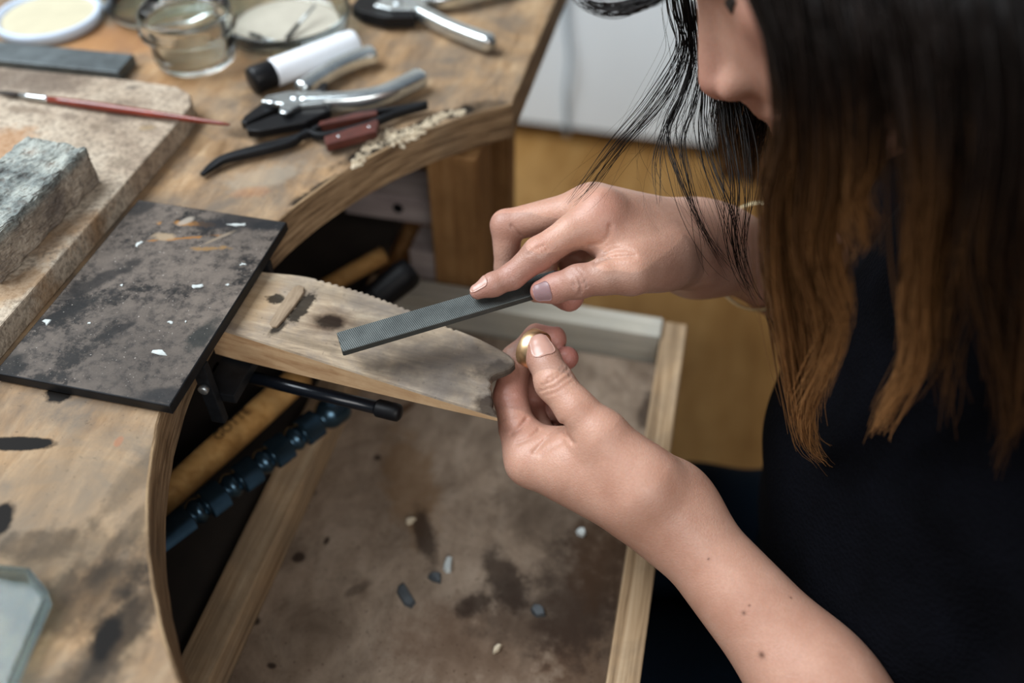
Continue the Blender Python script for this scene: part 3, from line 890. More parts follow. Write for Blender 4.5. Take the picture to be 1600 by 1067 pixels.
# marker
a, b = pz(392, 127, .0105), pz(556, 66, .0105)
Lm = np.linalg.norm(b - a)
mkr = tag(empty('marker_pen', tuple((a + b) / 2 - np.array([0, 0, .0105]))), 'thick white marker pen with a black cap beside the pliers', 'marker')
mk('barrel', *lathe([(.0100, Lm * .20), (.0104, Lm * .22), (.0104, Lm - .003), (.0096, Lm - .0005), (.0001, Lm)], a, b - a, 32), M['white_plastic'], mkr, True)
mk('cap', *lathe([(.0001, 0), (.0092, .0003), (.0102, .0025), (.0103, Lm * .19), (.0098, Lm * .205)], a, b - a, 32), M['black_plastic'], mkr, True)


# ------------------------------------------------------------------ pliers
def px_poly(pts, z):
    return [pz(x, y, z)[:2] for x, y in pts]


def slab(pts, z0, z1, ch=.0008):
    o = np.array(px_poly(pts, z1))
    if sum(o[i][0] * o[(i + 1) % len(o)][1] - o[(i + 1) % len(o)][0] * o[i][1] for i in range(len(o))) < 0: o = o[::-1]
    return prism(o, (0, 0, z0), (1, 0, 0), (0, 1, 0), (0, 0, 1), z1 - z0, ch)


def handle(name, pts, z, w, mat, parent, hz=.0055, flare=0.0):
    P = catmull([pz(x, y, z) for x, y in pts], 28)
    return mk(name, *sweep(P, lambda t: rrect(w * (1 + flare * t) * (1 - .55 * max(0, (t - .94) / .06) ** 2), hz * (1 - .45 * max(0, (t - .94) / .06) ** 2), min(w, hz) * .75, 5)), mat, parent, True)


plA = tag(empty('parallel_pliers', tuple(pz(500, 165, 0))), 'parallel-jaw pliers with black jaws and bright handles beside the marker', 'pliers')
mk('jaw', *slab([(376, 189), (381, 181), (410, 159), (432, 156), (440, 164), (402, 183), (384, 192)], .0045, .0110), M['black_plastic'], plA)
mk('jaw', *slab([(386, 203), (384, 196), (425, 180), (455, 172), (512, 162), (516, 172), (478, 190), (404, 204)], .0045, .0110), M['black_plastic'], plA)
M['nickel'] = mat_plain('nickel', (0.70, 0.75, 0.76), 0.26, 0.95, 0.15, 70, 0.06)
mk('cover_plate', *slab([(409, 158), (416, 149), (450, 142), (500, 141), (512, 148), (505, 160), (470, 163), (448, 174), (436, 172), (440, 162)], .0112, .0150), M['nickel'], plA)
handle('handle', [(470, 142), (500, 122), (530, 104), (562, 91), (588, 84)], .0095, .0058, M['nickel'], plA, .0066, .25)
handle('handle', [(470, 162), (510, 160), (556, 157), (600, 148), (640, 130), (662, 118)], .0095, .0058, M['nickel'], plA, .0066, .25)
mk('stop_pin', *slab([(492, 140), (502, 128), (512, 128), (508, 142)], .006, .0152), M['black_plastic'], plA)
for q in ((425, 157), (462, 151), (446, 173)):
    mk('rivet', *lathe([(.0042, 0), (.0040, .0006), (.0022, .0009), (.0001, .0009)], pz(*q, .0150), (0, 0, 1), 18), M['steel_bright'], plA, True)

plB = tag(empty('flat_pliers', tuple(pz(650, 10, 0))), 'second pair of pliers with bright handles at the far bench end', 'pliers')
mk('jaw', *slab([(549, 8), (560, -6), (600, -14), (650, -4), (648, 26), (600, 27), (565, 18)], .003, .013), M['black_plastic'], plB)
mk('cover_plate', *slab([(585, 8), (600, -8), (650, -12), (668, 4), (650, 14), (610, 14)], .0132, .0155), M['nickel'], plB)
handle('handle', [(632, 4), (660, 22), (700, 42), (740, 58), (772, 69)], .0095, .0056, M['nickel'], plB, .0065, .2)
handle('handle', [(645, 0), (690, 2), (740, -8), (800, -22)], .0095, .0050, M['nickel'], plB, .0060, .2)
mk('rivet', *lathe([(.0042, 0), (.0040, .0006), (.0022, .0009), (.0001, .0009)], pz(622, 4, .0155), (0, 0, 1), 18), M['steel_bright'], plB, True)
mk('spring', *slab([(655, 2), (690, -10), (694, -2), (662, 10)], .005, .010), M['black_plastic'], plB)

# ------------------------------------------------------------------ cross-lock tweezers
tw = tag(empty('cross_lock_tweezers', tuple(pz(490, 215, 0))), 'black cross-lock tweezers with red-brown grips in front of the pliers', 'tweezers')


def blade(pts, name, w=.0016):
    P = catmull([pz(x, y, z) for x, y, z in pts], 40)
    return mk(name, *sweep(P, lambda t: rrect(w * (.45 + .55 * min(1, t * 4)), .0028 * (.5 + .5 * min(1, t * 3)), .0007, 2)), M['steel_dark'], tw, True)


blade([(314, 273, .003), (330, 258, .004), (352, 246, .005), (400, 233, .005), (455, 219, .005), (486, 208, .005), (500, 200, .0055), (560, 180, .006), (620, 172, .006), (668, 163, .006)], 'arm')
blade([(316, 274, .003), (334, 261, .004), (356, 249, .005), (402, 238, .005), (455, 224, .005), (480, 208, .0050), (505, 213, .0055), (565, 199, .006), (620, 178, .006), (667, 165, .006)], 'arm', .0018)
for pts in ([(496, 196), (500, 189), (575, 171), (590, 172), (588, 178)], [(506, 213), (510, 226), (588, 205), (592, 190), (588, 186)]):
    gr = mk('grip', *slab(pts, .0025, .0088, .0008), M['red_grip'], tw)
for q in ((529, 213), (577, 198)):
    mk('rivet', *lathe([(.0012, 0), (.001, .0005)], pz(*q, .0088), (0, 0, 1), 12), M['steel_bright'], tw, True)

# ------------------------------------------------------------------ clear plastic tray in the near corner
tpl = NT('cloudy_plastic')
nn_ = tpl.noise(tpl.coord(), 30, 4, 0.6)
cpl = tpl.ramp(nn_, [(0.35, (.52, .64, .66)), (0.7, (.68, .78, .78))])
cloudy = tpl.set(cpl, 0.16, 0.0, **{'Transmission Weight': 0.95, 'IOR': 1.25})
ob = np.array([pz(0, 884, .010)[:2], pz(44, 889, .010)[:2], pz(74, 926, .010)[:2], pz(15, 1064, .010)[:2], (-.205, .035), (-.37, .035), (-.37, .142)])
if sum(ob[i][0] * ob[(i + 1) % 7][1] - ob[(i + 1) % 7][0] * ob[i][1] for i in range(7)) < 0: ob = ob[::-1]
cc = ob.mean(0)
R = lambda k, z: [(*(cc + (p - cc) * k), z) for p in ob]
V = R(.97, .0004) + R(1.0, .009) + R(1.012, .010) + R(.985, .0105) + R(.96, .009) + R(.93, .0025)
Fc = [(k * 7 + i, k * 7 + (i + 1) % 7, (k + 1) * 7 + (i + 1) % 7, (k + 1) * 7 + i) for k in range(5) for i in range(7)] + [tuple(range(6, -1, -1)), tuple(35 + i for i in range(7))]
ptr = mk('plastic_tray', V, Fc, cloudy); tag(ptr, 'cloudy clear plastic tray with cut corner at the near bench end', 'tray')

# ------------------------------------------------------------------ the flat file
fa, fb = pd(531, 538, .480), pd(842, 447, .500)
fd = nrm(fb - fa)
wv = pd(513, 525, .486) - pd(550, 552, .476)
wv = nrm(wv - fd * (wv @ fd))
nv = nrm(np.cross(fd, wv)); nv = nv if nv[2] > 0 else -nv
tf = NT('file_steel')
vf = tf.coord()
w1 = tf.n('ShaderNodeTexWave', wave_type='BANDS', bands_direction='DIAGONAL'); w1.inputs['Scale'].default_value = 420; tf.link(vf, w1.inputs['Vector'])
nf = tf.noise(vf, 60, 5, 0.6)
cf = tf.ramp(nf, [(0.3, (.050, .056, .055)), (0.7, (.095, .104, .100))])
tf.bump(w1.outputs['Fac'], 0.25, 0.0004)
file_m = tf.set(cf, 0.48, 0.55, **{'Specular IOR Level': 0.3})
flt = tag(empty('flat_file', tuple((fa + fb) / 2 - nv * .002)), 'flat grey steel file held in the hand above the bench pin', 'file')
Lf = np.linalg.norm(fb - fa)
pts = [fa + fd * t for t in (0, .001, Lf * .5, Lf, Lf + .012)]
wd = [.0072, .0076, .0076, .0074, .0070]
V, Fc = [], []
for p, w in zip(pts, wd):
    for a_, b_ in ((-1, -1), (1, -1), (1, 1), (-1, 1)): V.append(p + wv * w * a_ + nv * .0019 * b_)
for k in range(len(pts) - 1):
    for i in range(4): Fc.append((k * 4 + i, k * 4 + (i + 1) % 4, k * 4 + 4 + (i + 1) % 4, k * 4 + 4 + i))
Fc += [(3, 2, 1, 0), tuple(len(V) - 4 + i for i in range(4))]
bevel(mk('blade', V, Fc, file_m, flt), .0003, 1)
mk('tang', *sweep([fb + fd * .012, fb + fd * .018, fb + fd * .028], lambda t: rrect(.0068 * (1 - .75 * t), .0018, .0005, 2), nv), M['steel_dark'], flt)

# ------------------------------------------------------------------ gold ring
rc = pd(834, 545, .4965)
far_c, near_c = pd(821, 538, .4990), pd(845, 550, .4930)
rax = nrm(near_c - far_c)
rp = [(.0093, -.0038), (.0105, -.0041), (.0110, -.0036), (.01125, 0), (.0110, .0036), (.0105, .0041), (.0093, .0038), (.0091, 0), (.0093, -.0038)]
rg_ = mk('gold_ring', *lathe(rp, rc, rax, 72, cap=False), M['gold'], smooth=True)
tag(rg_, 'wide plain gold ring pinched between thumb and finger', 'ring')


# ------------------------------------------------------------------ the person: implicit surfaces meshed with surface nets
def smin(a, b, k):
    h = np.clip(0.5 + 0.5 * (b - a) / k, 0, 1)
    return b + (a - b) * h - k * h * (1 - h)


def smax(a, b, k):
    return -smin(-a, -b, k)


def rcone(p, a, b, r1, r2, flat=None):
    ba = b - a
    pa = p - a
    t = np.clip(pa @ ba / (ba @ ba), 0, 1)
    q = pa - t[:, None] * ba
    if flat is not None:
        w, f = flat
        c = q @ w
        q = q + c[:, None] * w * (f - 1)
    return np.sqrt(np.einsum('ij,ij->i', q, q)) - (r1 + (r2 - r1) * t)


def ell(p, c, r, R=None):
    q = p - c
    if R is not None: q = q @ R
    k0 = np.sqrt(((q / r) ** 2).sum(1)); k1 = np.sqrt(((q / (r * r)) ** 2).sum(1)) + 1e-9
    return k0 * (k0 - 1) / k1


def chain(p, pts, k=.004):
    d = None
    for (a, ra), (b, rb) in zip(pts[:-1], pts[1:]):
        e_ = rcone(p, a, b, ra, rb)
        d = e_ if d is None else smin(d, e_, k)
    return d


def surface_net(fn, lo, hi, h, pad=1.3):
    lo = np.asarray(lo, float); hi = np.asarray(hi, float)
    Bn = 8
    nb = np.ceil((hi - lo) / (h * Bn)).astype(int)
    gi = np.stack(np.meshgrid(*[np.arange(n) for n in nb], indexing='ij'), -1).reshape(-1, 3)
    cen = lo + (gi + 0.5) * Bn * h
    keep = np.concatenate([np.abs(fn(c)) < Bn * h * 0.87 * pad for c in np.array_split(cen, max(1, len(cen) // 200000))])
    gi = gi[keep]
    off = np.stack(np.meshgrid(*[np.arange(Bn + 1)] * 3, indexing='ij'), -1).reshape(-1, 3)
    big = nb * Bn + 2
    keyf = lambda c: (c[:, 0].astype(np.int64) * big[1] + c[:, 1]) * big[2] + c[:, 2]
    keys, pos, e0 = [], [], []
    for ch in np.array_split(gi, max(1, len(gi) // 250)):
        P = (ch[:, None, :] * Bn + off[None]).reshape(-1, 3)
        D = fn(lo + P * h).reshape(-1, Bn + 1, Bn + 1, Bn + 1)
        c8 = [D[:, i:Bn + i, j:Bn + j, k:Bn + k] for i in (0, 1) for j in (0, 1) for k in (0, 1)]
        S8 = np.stack(c8, -1)
        neg = (S8 < 0).sum(-1)
        act = (neg > 0) & (neg < 8)
        idx = np.argwhere(act)
        if not len(idx): continue
        s = S8[act]
        acc = np.zeros((len(s), 3)); cnt = np.zeros(len(s))
        cr = np.array([(i, j, k) for i in (0, 1) for j in (0, 1) for k in (0, 1)])
        for u in range(8):
            for w in range(u + 1, 8):
                if np.abs(cr[u] - cr[w]).sum() != 1: continue
                m = (s[:, u] < 0) != (s[:, w] < 0)
                t = s[:, u] / (s[:, u] - s[:, w] + 1e-20)
                acc[m] += cr[u] + t[m][:, None] * (cr[w] - cr[u]); cnt[m] += 1
        g = ch[idx[:, 0]] * Bn + idx[:, 1:]
        keys.append(keyf(g)); pos.append(lo + (g + acc / cnt[:, None]) * h)
        e0.append(np.c_[s[:, 0] < 0, s[:, 4] < 0, s[:, 2] < 0, s[:, 1] < 0])
    keys = np.concatenate(keys); pos = np.concatenate(pos); e0 = np.concatenate(e0)
    o = np.argsort(keys); keys, pos, e0 = keys[o], pos[o], e0[o]
    sx, sy, sz = int(big[1] * big[2]), int(big[2]), 1
    quads = []
    for axn, (d1, d2) in ((1, (sy, sz)), (2, (sz, sx)), (3, (sx, sy))):
        m = e0[:, 0] != e0[:, axn]
        k0 = keys[m]; inside = e0[m, 0]
        ids = [np.flatnonzero(m)]
        ok = np.ones(len(k0), bool)
        for dk in (d1, d1 + d2, d2):
            j = np.clip(np.searchsorted(keys, k0 - dk), 0, len(keys) - 1)
            ok &= keys[j] == k0 - dk
            ids.append(j)
        Q = np.stack(ids, 1)
        Q[~inside] = Q[~inside][:, ::-1]
        quads.append(Q[ok])
    return pos, np.concatenate(quads)


def grad(fn, P, e_=4e-4):
    g = np.zeros_like(P)
    for a_ in range(3):
        d = np.zeros(3); d[a_] = e_
        g[:, a_] = fn(P + d) - fn(P - d)
    return g / (np.linalg.norm(g, axis=1)[:, None] + 1e-12)


def pix(P):
    v = P - CAMP
    d = v @ FWD
    return np.c_[800 + F_PX * (v @ RIGHT) / d, 533.5 - F_PX * (v @ UP) / d, d]


LO = .018                               # the left hand sits just beyond the pin's tip


def jl(x, y, d, r): return (pd(x, y, d + LO), r)
def jr(x, y, d, r): return (pd(x, y, d), r)


# ---- left hand (palm up, thumb and index pinching the ring)
L_thumb = [jl(843, 541, .469, .0063), jl(849, 560, .467, .0086), jl(866, 597, .457, .0100), jl(901, 640, .451, .0103), jl(940, 680, .449, .0136), jl(1003, 755, .449, .0185)]
L_index = [jl(830, 719, .475, .0130), jl(809, 670, .485, .0102), jl(797, 620, .493, .0095), jl(807, 562, .500, .0088), jl(838, 532, .500, .0082), jl(866, 533, .497, .0070)]
L_mid = [jl(842, 712, .492, .0120), jl(826, 632, .518, .0090), jl(853, 577, .508, .0082), jl(886, 559, .490, .0066)]
L_ring = [jl(858, 712, .507, .0115), jl(848, 640, .538, .0086), jl(866, 606, .528, .0080), jl(872, 642, .512, .0070)]
L_pink = [jl(882, 715, .522, .0105), jl(882, 662, .545, .0075), jl(890, 634, .538, .0070), jl(890, 662, .524, .0062)]
LW = pd(1045, 797, .462 + LO)
L_mid_arm = pd(1267, 1058, .435 + LO)
LE = LW + nrm(L_mid_arm - LW) * .245
LV = nrm(np.cross(nrm(LE - LW), FWD))
# ---- right hand (index along the file, thumb below)
R_thumb = [jr(846, 455, .488, .0062), jr(868, 450, .486, .0076), jr(903, 440, .481, .0087), jr(945, 432, .480, .0093), jr(985, 426, .482, .0118), jr(1040, 404, .502, .0160)]
R_index = [jr(746, 456, .4895, .0042), jr(770, 445, .4905, .0064), jr(800, 432, .492, .0070), jr(843, 396, .489, .0090), jr(893, 362, .488, .0090), jr(942, 336, .491, .0120)]
R_mid = [jr(925, 325, .506, .0118), jr(791, 352, .516, .0088), jr(793, 420, .524, .0074), jr(838, 452, .520, .0066)]
R_ring = [jr(940, 340, .523, .0115), jr(850, 395, .545, .0085), jr(852, 447, .532, .0076), jr(893, 464, .508, .0072)]
R_pink = [jr(955, 355, .538, .0105), jr(890, 405, .553, .0075), jr(895, 440, .540, .0068), jr(925, 445, .522, .0062)]
RW = pd(1092, 378, .540)
R_mid_arm = pd(1225, 418, .610)
RE = RW + nrm(R_mid_arm - RW) * .235

# ---- head, facing the work, bowed
TH = math.radians(44)
HF = np.array([-math.cos(TH), -0.06, -math.sin(TH)]); HF = nrm(HF)
HL = nrm(np.cross(np.array([-math.sin(TH), 0, math.cos(TH)]), HF)); HU = np.cross(HF, HL)
RO = math.radians(15)                 # the head also leans a little to its right
HL, HU = HL * math.cos(RO) + HU * math.sin(RO), HU * math.cos(RO) - HL * math.sin(RO)
HR = np.stack([HF, HL, HU], 1)          # local -> world columns
HS = .93                               # head size
nose_tip = pd(1103, 151, .435)
HO = nose_tip - HR @ np.array([.1150, 0, -.042]) * HS


def hw(x, y, z): return HO + HR @ np.array([x, y, z]) * HS


C7 = hw(-.075, 0, -.085)
SH_L = np.array([C7[0] + .085, C7[1] - .165, C7[2] - .085])
SH_R = np.array([C7[0] + .085, C7[1] + .165, C7[2] - .085])


def head_sdf(P):
    q = (P - HO) @ HR / HS
    a_ = lambda x, y, z: np.array([x, y, z])
    qa = q.copy(); qa[:, 1] = np.sqrt(qa[:, 1] ** 2 + 1e-7)
    d = ell(q, a_(-.012, 0, .038), a_(.101, .077, .082))
    d = smin(d, ell(q, a_(.018, 0, -.045), a_(.073, .060, .074)), .02)
    d = smin(d, rcone(qa, a_(-.008, .047, -.060), a_(.070, .008, -.100), .018, .0155), .024)
    d = smin(d, rcone(qa, a_(.080, 0, .018), a_(.064, .040, .017), .0105, .0095), .012)
    d = smin(d, ell(qa, a_(.044, .041, -.020), a_(.024, .020, .018)), .018)
    d = smin(d, ell(qa, a_(.0585, .032, -.003), a_(.0125, .0145, .0115)), .004)
    d = smin(d, rcone(qa, a_(.080, 0, .004), a_(.1050, 0, -.0375), .0078, .0098), .010)
    d = smin(d, rcone(qa, a_(.072, .006, -.012), a_(.088, .010, -.043), .008, .0085), .010)
    d = smin(d, ell(qa, a_(.0945, .0125, -.0440), a_(.0110, .0068, .0078)), .005)
    d = smin(d, rcone(qa, a_(.1030, 0, -.0445), a_(.0920, 0, -.0540), .0058, .0060), .006)
    d = smax(d, -ell(qa, a_(.0985, .0072, -.0530), a_(.0060, .0032, .0045)), .002)
    d = smin(d, rcone(qa, a_(.0915, 0, -.0630), a_(.079, .022, -.0705), .0080, .0035), .008)
    d = smin(d, rcone(qa, a_(.0905, 0, -.0785), a_(.079, .019, -.0730), .0080, .0035), .006)
    d = smax(d, -rcone(qa, a_(.1010, 0, -.0705), a_(.086, .024, -.0718), .0016, .0008), .003)
    d = smin(d, ell(qa, a_(-.010, .077, -.012), a_(.018, .007, .030)), .004)
    return d * HS


def make_hand(P, fingers, thumb, palm, kf=.009):
    base = None
    for (a_, ra), (b_, rb) in palm:
        e_ = rcone(P, a_, b_, ra, rb)
        base = e_ if base is None else smin(base, e_, .016)
    out = smin(base, chain(P, thumb), .010)
    for f in fingers: out = smin(out, smin(base, chain(P, f, .003), kf), .0012)
    return out


def creases(P, segs):
    """fine skin folds: shallow grooves in the near side of the skin; (points, depth of the joint, width px, mm)"""
    q = pix(P)
    g = np.zeros(len(P))
    for pts, dj, w, dep in segs:
        pts = np.array(pts, float)
        dm = np.full(len(P), 1e9)
        for a_, b_ in zip(pts[:-1], pts[1:]):
            ba = b_ - a_
            t = np.clip(((q[:, :2] - a_) @ ba) / (ba @ ba), 0, 1)
            dm = np.minimum(dm, np.linalg.norm(q[:, :2] - a_ - t[:, None] * ba, axis=1))
        g += dep * .0019 * np.exp(-(dm / w) ** 2) * (np.abs(q[:, 2] - dj) < .013)
    return g


L_cr = [([(847, 603), (866, 594), (886, 577)], .466, 2.0, .55), ([(845, 611), (868, 604), (891, 586)], .466, 1.8, .45), ([(856, 592), (872, 583), (880, 572)], .466, 1.6, .35), ([(850, 618), (872, 612), (893, 596)], .464, 1.6, .3),
        ([(774, 617), (800, 618), (822, 613)], .488, 2.2, .9), ([(800, 678), (812, 669), (822, 655)], .485, 3.0, .8), ([(778, 655), (800, 652), (815, 650)], .485, 1.6, .25), ([(776, 640), (800, 639), (818, 638)], .488, 1.6, .2),
        ([(808, 693), (830, 684), (842, 672)], .480, 3.4, .5), ([(835, 706), (850, 690), (866, 676), (880, 668)], .474, 3.6, .6), ([(880, 662), (884, 678), (896, 692)], .468, 3.2, .6), ([(845, 712), (862, 700), (880, 690)], .472, 3.4, .3)]
R_cr = [([(806, 445), (800, 433), (795, 420)], .485, 1.8, .3), ([(838, 386), (850, 384), (856, 390)], .480, 1.6, .4), ([(830, 392), (842, 388), (852, 396)], .480, 1.6, .35), ([(824, 398), (836, 394), (845, 400)], .480, 1.5, .3), ([(861, 424), (864, 414), (862, 406)], .480, 1.8, .4), ([(787, 422), (796, 430)], .484, 1.5, .25),
        ([(893, 422), (905, 434), (909, 450), (905, 460)], .474, 2.2, .55), ([(887, 424), (897, 436), (899, 452)], .474, 1.8, .4), ([(902, 420), (914, 432), (917, 448)], .474, 1.8, .35), ([(893, 446), (905, 444), (912, 442)], .474, 1.6, .3),
        ([(930, 411), (955, 403), (992, 400)], .478, 3.2, .7), ([(945, 397), (962, 389), (988, 392)], .480, 3.2, .4), ([(918, 383), (940, 380), (951, 368), (953, 352)], .483, 3.2, .4), ([(799, 352), (806, 362), (814, 368)], .509, 2.2, .7)]

wl_ = lambda a_, b_, t: a_ + (b_ - a_) * t
L_palm = [((LW, .0190), (L_index[0][0], .0125)), ((LW + FWD * .012, .0190), (L_mid[0][0], .0125)), ((LW + FWD * .020, .0175), (L_ring[0][0], .0120)), ((pd(1048, 752, .500 + LO), .0135), (L_pink[0][0], .0110)),
          ((pd(1003, 755, .452 + LO), .0185), (LW, .0180)), ((pd(935, 705, .457 + LO), .0110), (pd(858, 706, .478 + LO), .0105)), ((pd(900, 730, .462 + LO), .0150), (pd(985, 770, .456 + LO), .0185))]
R_palm = [((RW, .0185), (R_index[-1][0], .0122)), ((RW + FWD * .014, .0185), (R_mid[0][0], .0122)), ((RW + FWD * .022 - UP * .006, .0170), (R_ring[0][0], .0118)), ((RW + FWD * .024 - UP * .014, .0150), (R_pink[0][0], .0108)),
          ((pd(1030, 405, .503), .0165), (wl_(RW, RE, .10), .0190)), ((pd(985, 405, .490), .0120), (pd(945, 372, .493), .0100)), ((pd(985, 375, .505), .0150), (pd(1050, 385, .520), .0180))]
L_bb = np.array([p for f in (L_thumb, L_index, L_mid, L_ring, L_pink) for p, r in f] + [LW]); R_bb = np.array([p for f in (R_thumb, R_index, R_mid, R_ring, R_pink) for p, r in f] + [RW])


def boxed(P, bb, fn, m=.05):
    """evaluate a costly limb only near it"""
    lo, hi = bb.min(0) - m, bb.max(0) + m
    k = np.all((P > lo) & (P < hi), axis=1)
    d = np.maximum(np.maximum(lo + m - P, P - hi + m), 0)
    out = np.sqrt((d ** 2).sum(1)) + .02
    if k.any(): out[k] = fn(P[k])
    return out


def left_hand(P):
    d = make_hand(P, [L_index, L_mid, L_ring, L_pink], L_thumb, L_palm)
    k = np.abs(d) < .0035
    if k.any(): d[k] += creases(P[k], L_cr)
    return d


def right_hand(P):
    d = make_hand(P, [list(reversed(R_index)), R_mid, R_ring, R_pink], R_thumb, R_palm)
    k = np.abs(d) < .0035
    if k.any(): d[k] += creases(P[k], R_cr)
    return d


def arms(P):
    d = smin(rcone(P, LW, wl_(LW, LE, .45), .0188, .0262), rcone(P, wl_(LW, LE, .45), LE, .0262, .037), .02)
    d = smin(d, rcone(P, LW + FWD * .012 - LV * .002, wl_(LW, LE, .5) + FWD * .010, .0175, .026), .012)
    d = smin(d, rcone(P, LE, SH_L, .038, .047), .03)
    r = smin(rcone(P, RW, wl_(RW, RE, .5), .0185, .031), rcone(P, wl_(RW, RE, .5), RE, .031, .040), .02)
    r = smin(r, rcone(P, RW + FWD * .014, wl_(RW, RE, .5) + FWD * .012, .0175, .029), .012)
    r = smin(r, rcone(P, RE, SH_R, .038, .047), .03)
    return np.minimum(d, r)


def trunk(P):
    d = rcone(P, hw(-.030, 0, -.050), C7 + np.array([.02, 0, -.03]), .050, .058)
    d = smin(d, rcone(P, SH_L, SH_R, .050, .050), .05)
    return d


def body_sdf(P):
    d = arms(P)
    d = smin(d, boxed(P, L_bb, left_hand), .018)
    d = smin(d, boxed(P, R_bb, right_hand), .022)
    t = smin(trunk(P), boxed(P, np.array([HO - .13, HO + .13]), head_sdf, .04), .02)
    return smin(d, t, .03)


# hands and the forearms in view at 1.1 mm, the rest coarser; both are one mesh
LA, RA = nrm(LE - LW), nrm(RE - RW)
cutL, cutR = wl_(LW, LE, .62), wl_(RW, RE, .42)


def near_arm(P, bb, cutp, axd):
    return (P - cutp) @ axd


pieces = []
for bb, cp_, axd, W_ in ((L_bb, cutL, LA, LW), (R_bb, cutR, RA, RW)):
    box_ = np.vstack([bb, [cp_]])
    v_, q_ = surface_net(body_sdf, box_.min(0) - .036, box_.max(0) + .036, .00098)
    cen = v_[q_].mean(1)
    k_ = ((cen - cp_) @ axd < 0) & (np.linalg.norm(cen - HO, axis=1) > .15)
    pieces.append((v_, q_[k_]))
allp = np.vstack([L_bb, R_bb, [LE, RE, SH_L, SH_R, HO - .12, HO + .12, C7 + np.array([.10, 0, -.12])]])
v_, q_ = surface_net(body_sdf, allp.min(0) - .07, allp.max(0) + .07, .0029)
cen = v_[q_].mean(1)
hand_side = lambda cp_, axd, W_: ((cen - cp_) @ axd < -.003) & (np.linalg.norm(np.cross(cen - W_, axd), axis=1) < .16) & (np.linalg.norm(cen - W_, axis=1) < .20) & (np.linalg.norm(cen - HO, axis=1) > .15)
pieces.append((v_, q_[~(hand_side(cutL, LA, LW) | hand_side(cutR, RA, RW))]))
bv, bq, nb_ = [], [], 0
for v_, q_ in pieces:
    u_, inv = np.unique(q_, return_inverse=True)
    bv.append(v_[u_]); bq.append(inv.reshape(q_.shape) + nb_); nb_ += len(u_)
bv = np.concatenate(bv); bq = np.concatenate(bq)

# skin: warm base, redder fingertips and knuckles stored as a colour of the skin itself
person = tag(empty('person', (C7[0] + .16, C7[1], -ZB)), 'person with long brown hair in black top, bowed over the bench filing a ring', 'person')
ts_ = NT('skin')
at_ = ts_.n('ShaderNodeAttribute'); at_.attribute_name = 'flush'
n1 = ts_.noise(ts_.coord(), 45, 5, 0.6)
n2 = ts_.noise(ts_.coord(), 700, 3, 0.6)
n3 = ts_.n('ShaderNodeTexVoronoi'); n3.inputs['Scale'].default_value = 1100; ts_.link(ts_.coord(), n3.inputs['Vector'])
c = ts_.ramp(n1, [(0.3, (.43, .225, .158)), (0.7, (.53, .305, .224))])
c = ts_.mix(at_.outputs['Fac'], c, (.50, .165, .135))
c = ts_.mix(ts_.ramp(n2, [(0.4, 0.18), (0.6, 0.0)]), c, (.34, .16, .10))
am_ = ts_.n('ShaderNodeAttribute'); am_.attribute_name = 'mole'
c = ts_.mix(ts_.math('MULTIPLY', am_.outputs['Fac'], .85), c, (.07, .022, .012))
ts_.bump(ts_.math('ADD', ts_.math('MULTIPLY', n2, .6), ts_.math('MULTIPLY', n3.outputs['Distance'], .5)), 0.30, 0.0007)
skin_m = ts_.set(c, 0.46, 0.0, **{'Subsurface Weight': 0.22, 'Subsurface Scale': 0.006, 'Subsurface Radius': (1.0, 0.35, 0.18), 'Specular IOR Level': 0.42})
body = mk('body', bv, bq, skin_m, person, True)
spots = [(L_thumb[0][0], .012, .35), (L_index[2][0], .016, .55), (L_index[1][0], .014, .35), (L_mid[-1][0], .014, .95), (L_mid[1][0], .018, .8), (L_index[-1][0], .014, .8), (L_index[-2][0], .012, .6), (R_index[0][0], .016, .4), (R_index[2][0], .012, .4), (R_index[3][0], .010, .3),
         (R_thumb[0][0], .016, .6), (R_thumb[2][0], .009, .45), (R_ring[-1][0], .016, .7), (R_mid[1][0], .012, .3), (R_index[-1][0] - FWD * .01, .012, .25), (nose_tip, .02, .35), (hw(.05, .05, -.03), .03, .3)]
fl_ = np.zeros(len(bv))
for p, r, s in spots: fl_ = np.maximum(fl_, s * np.exp(-((bv - p) ** 2).sum(1) / r ** 2))
at = body.data.attributes.new('flush', 'FLOAT', 'POINT')
at.data.foreach_set('value', fl_.astype(np.float32))


ml = np.zeros(len(bv))
bp_ = pix(bv)
for mx, my, mr in ((1185, 1026, .0016), (1158, 955, .0010), (1166, 943, .0006), (1102, 871, .0006), (1240, 930, .0006)):
    near_ = np.flatnonzero(np.hypot(bp_[:, 0] - mx, bp_[:, 1] - my) < 6)
    if len(near_):
        c_ = bv[near_[np.argmin(bp_[near_, 2])]]
        ml = np.maximum(ml, np.exp(-((bv - c_) ** 2).sum(1) / mr ** 2))
at = body.data.attributes.new('mole', 'FLOAT', 'POINT')
at.data.foreach_set('value', ml.astype(np.float32))


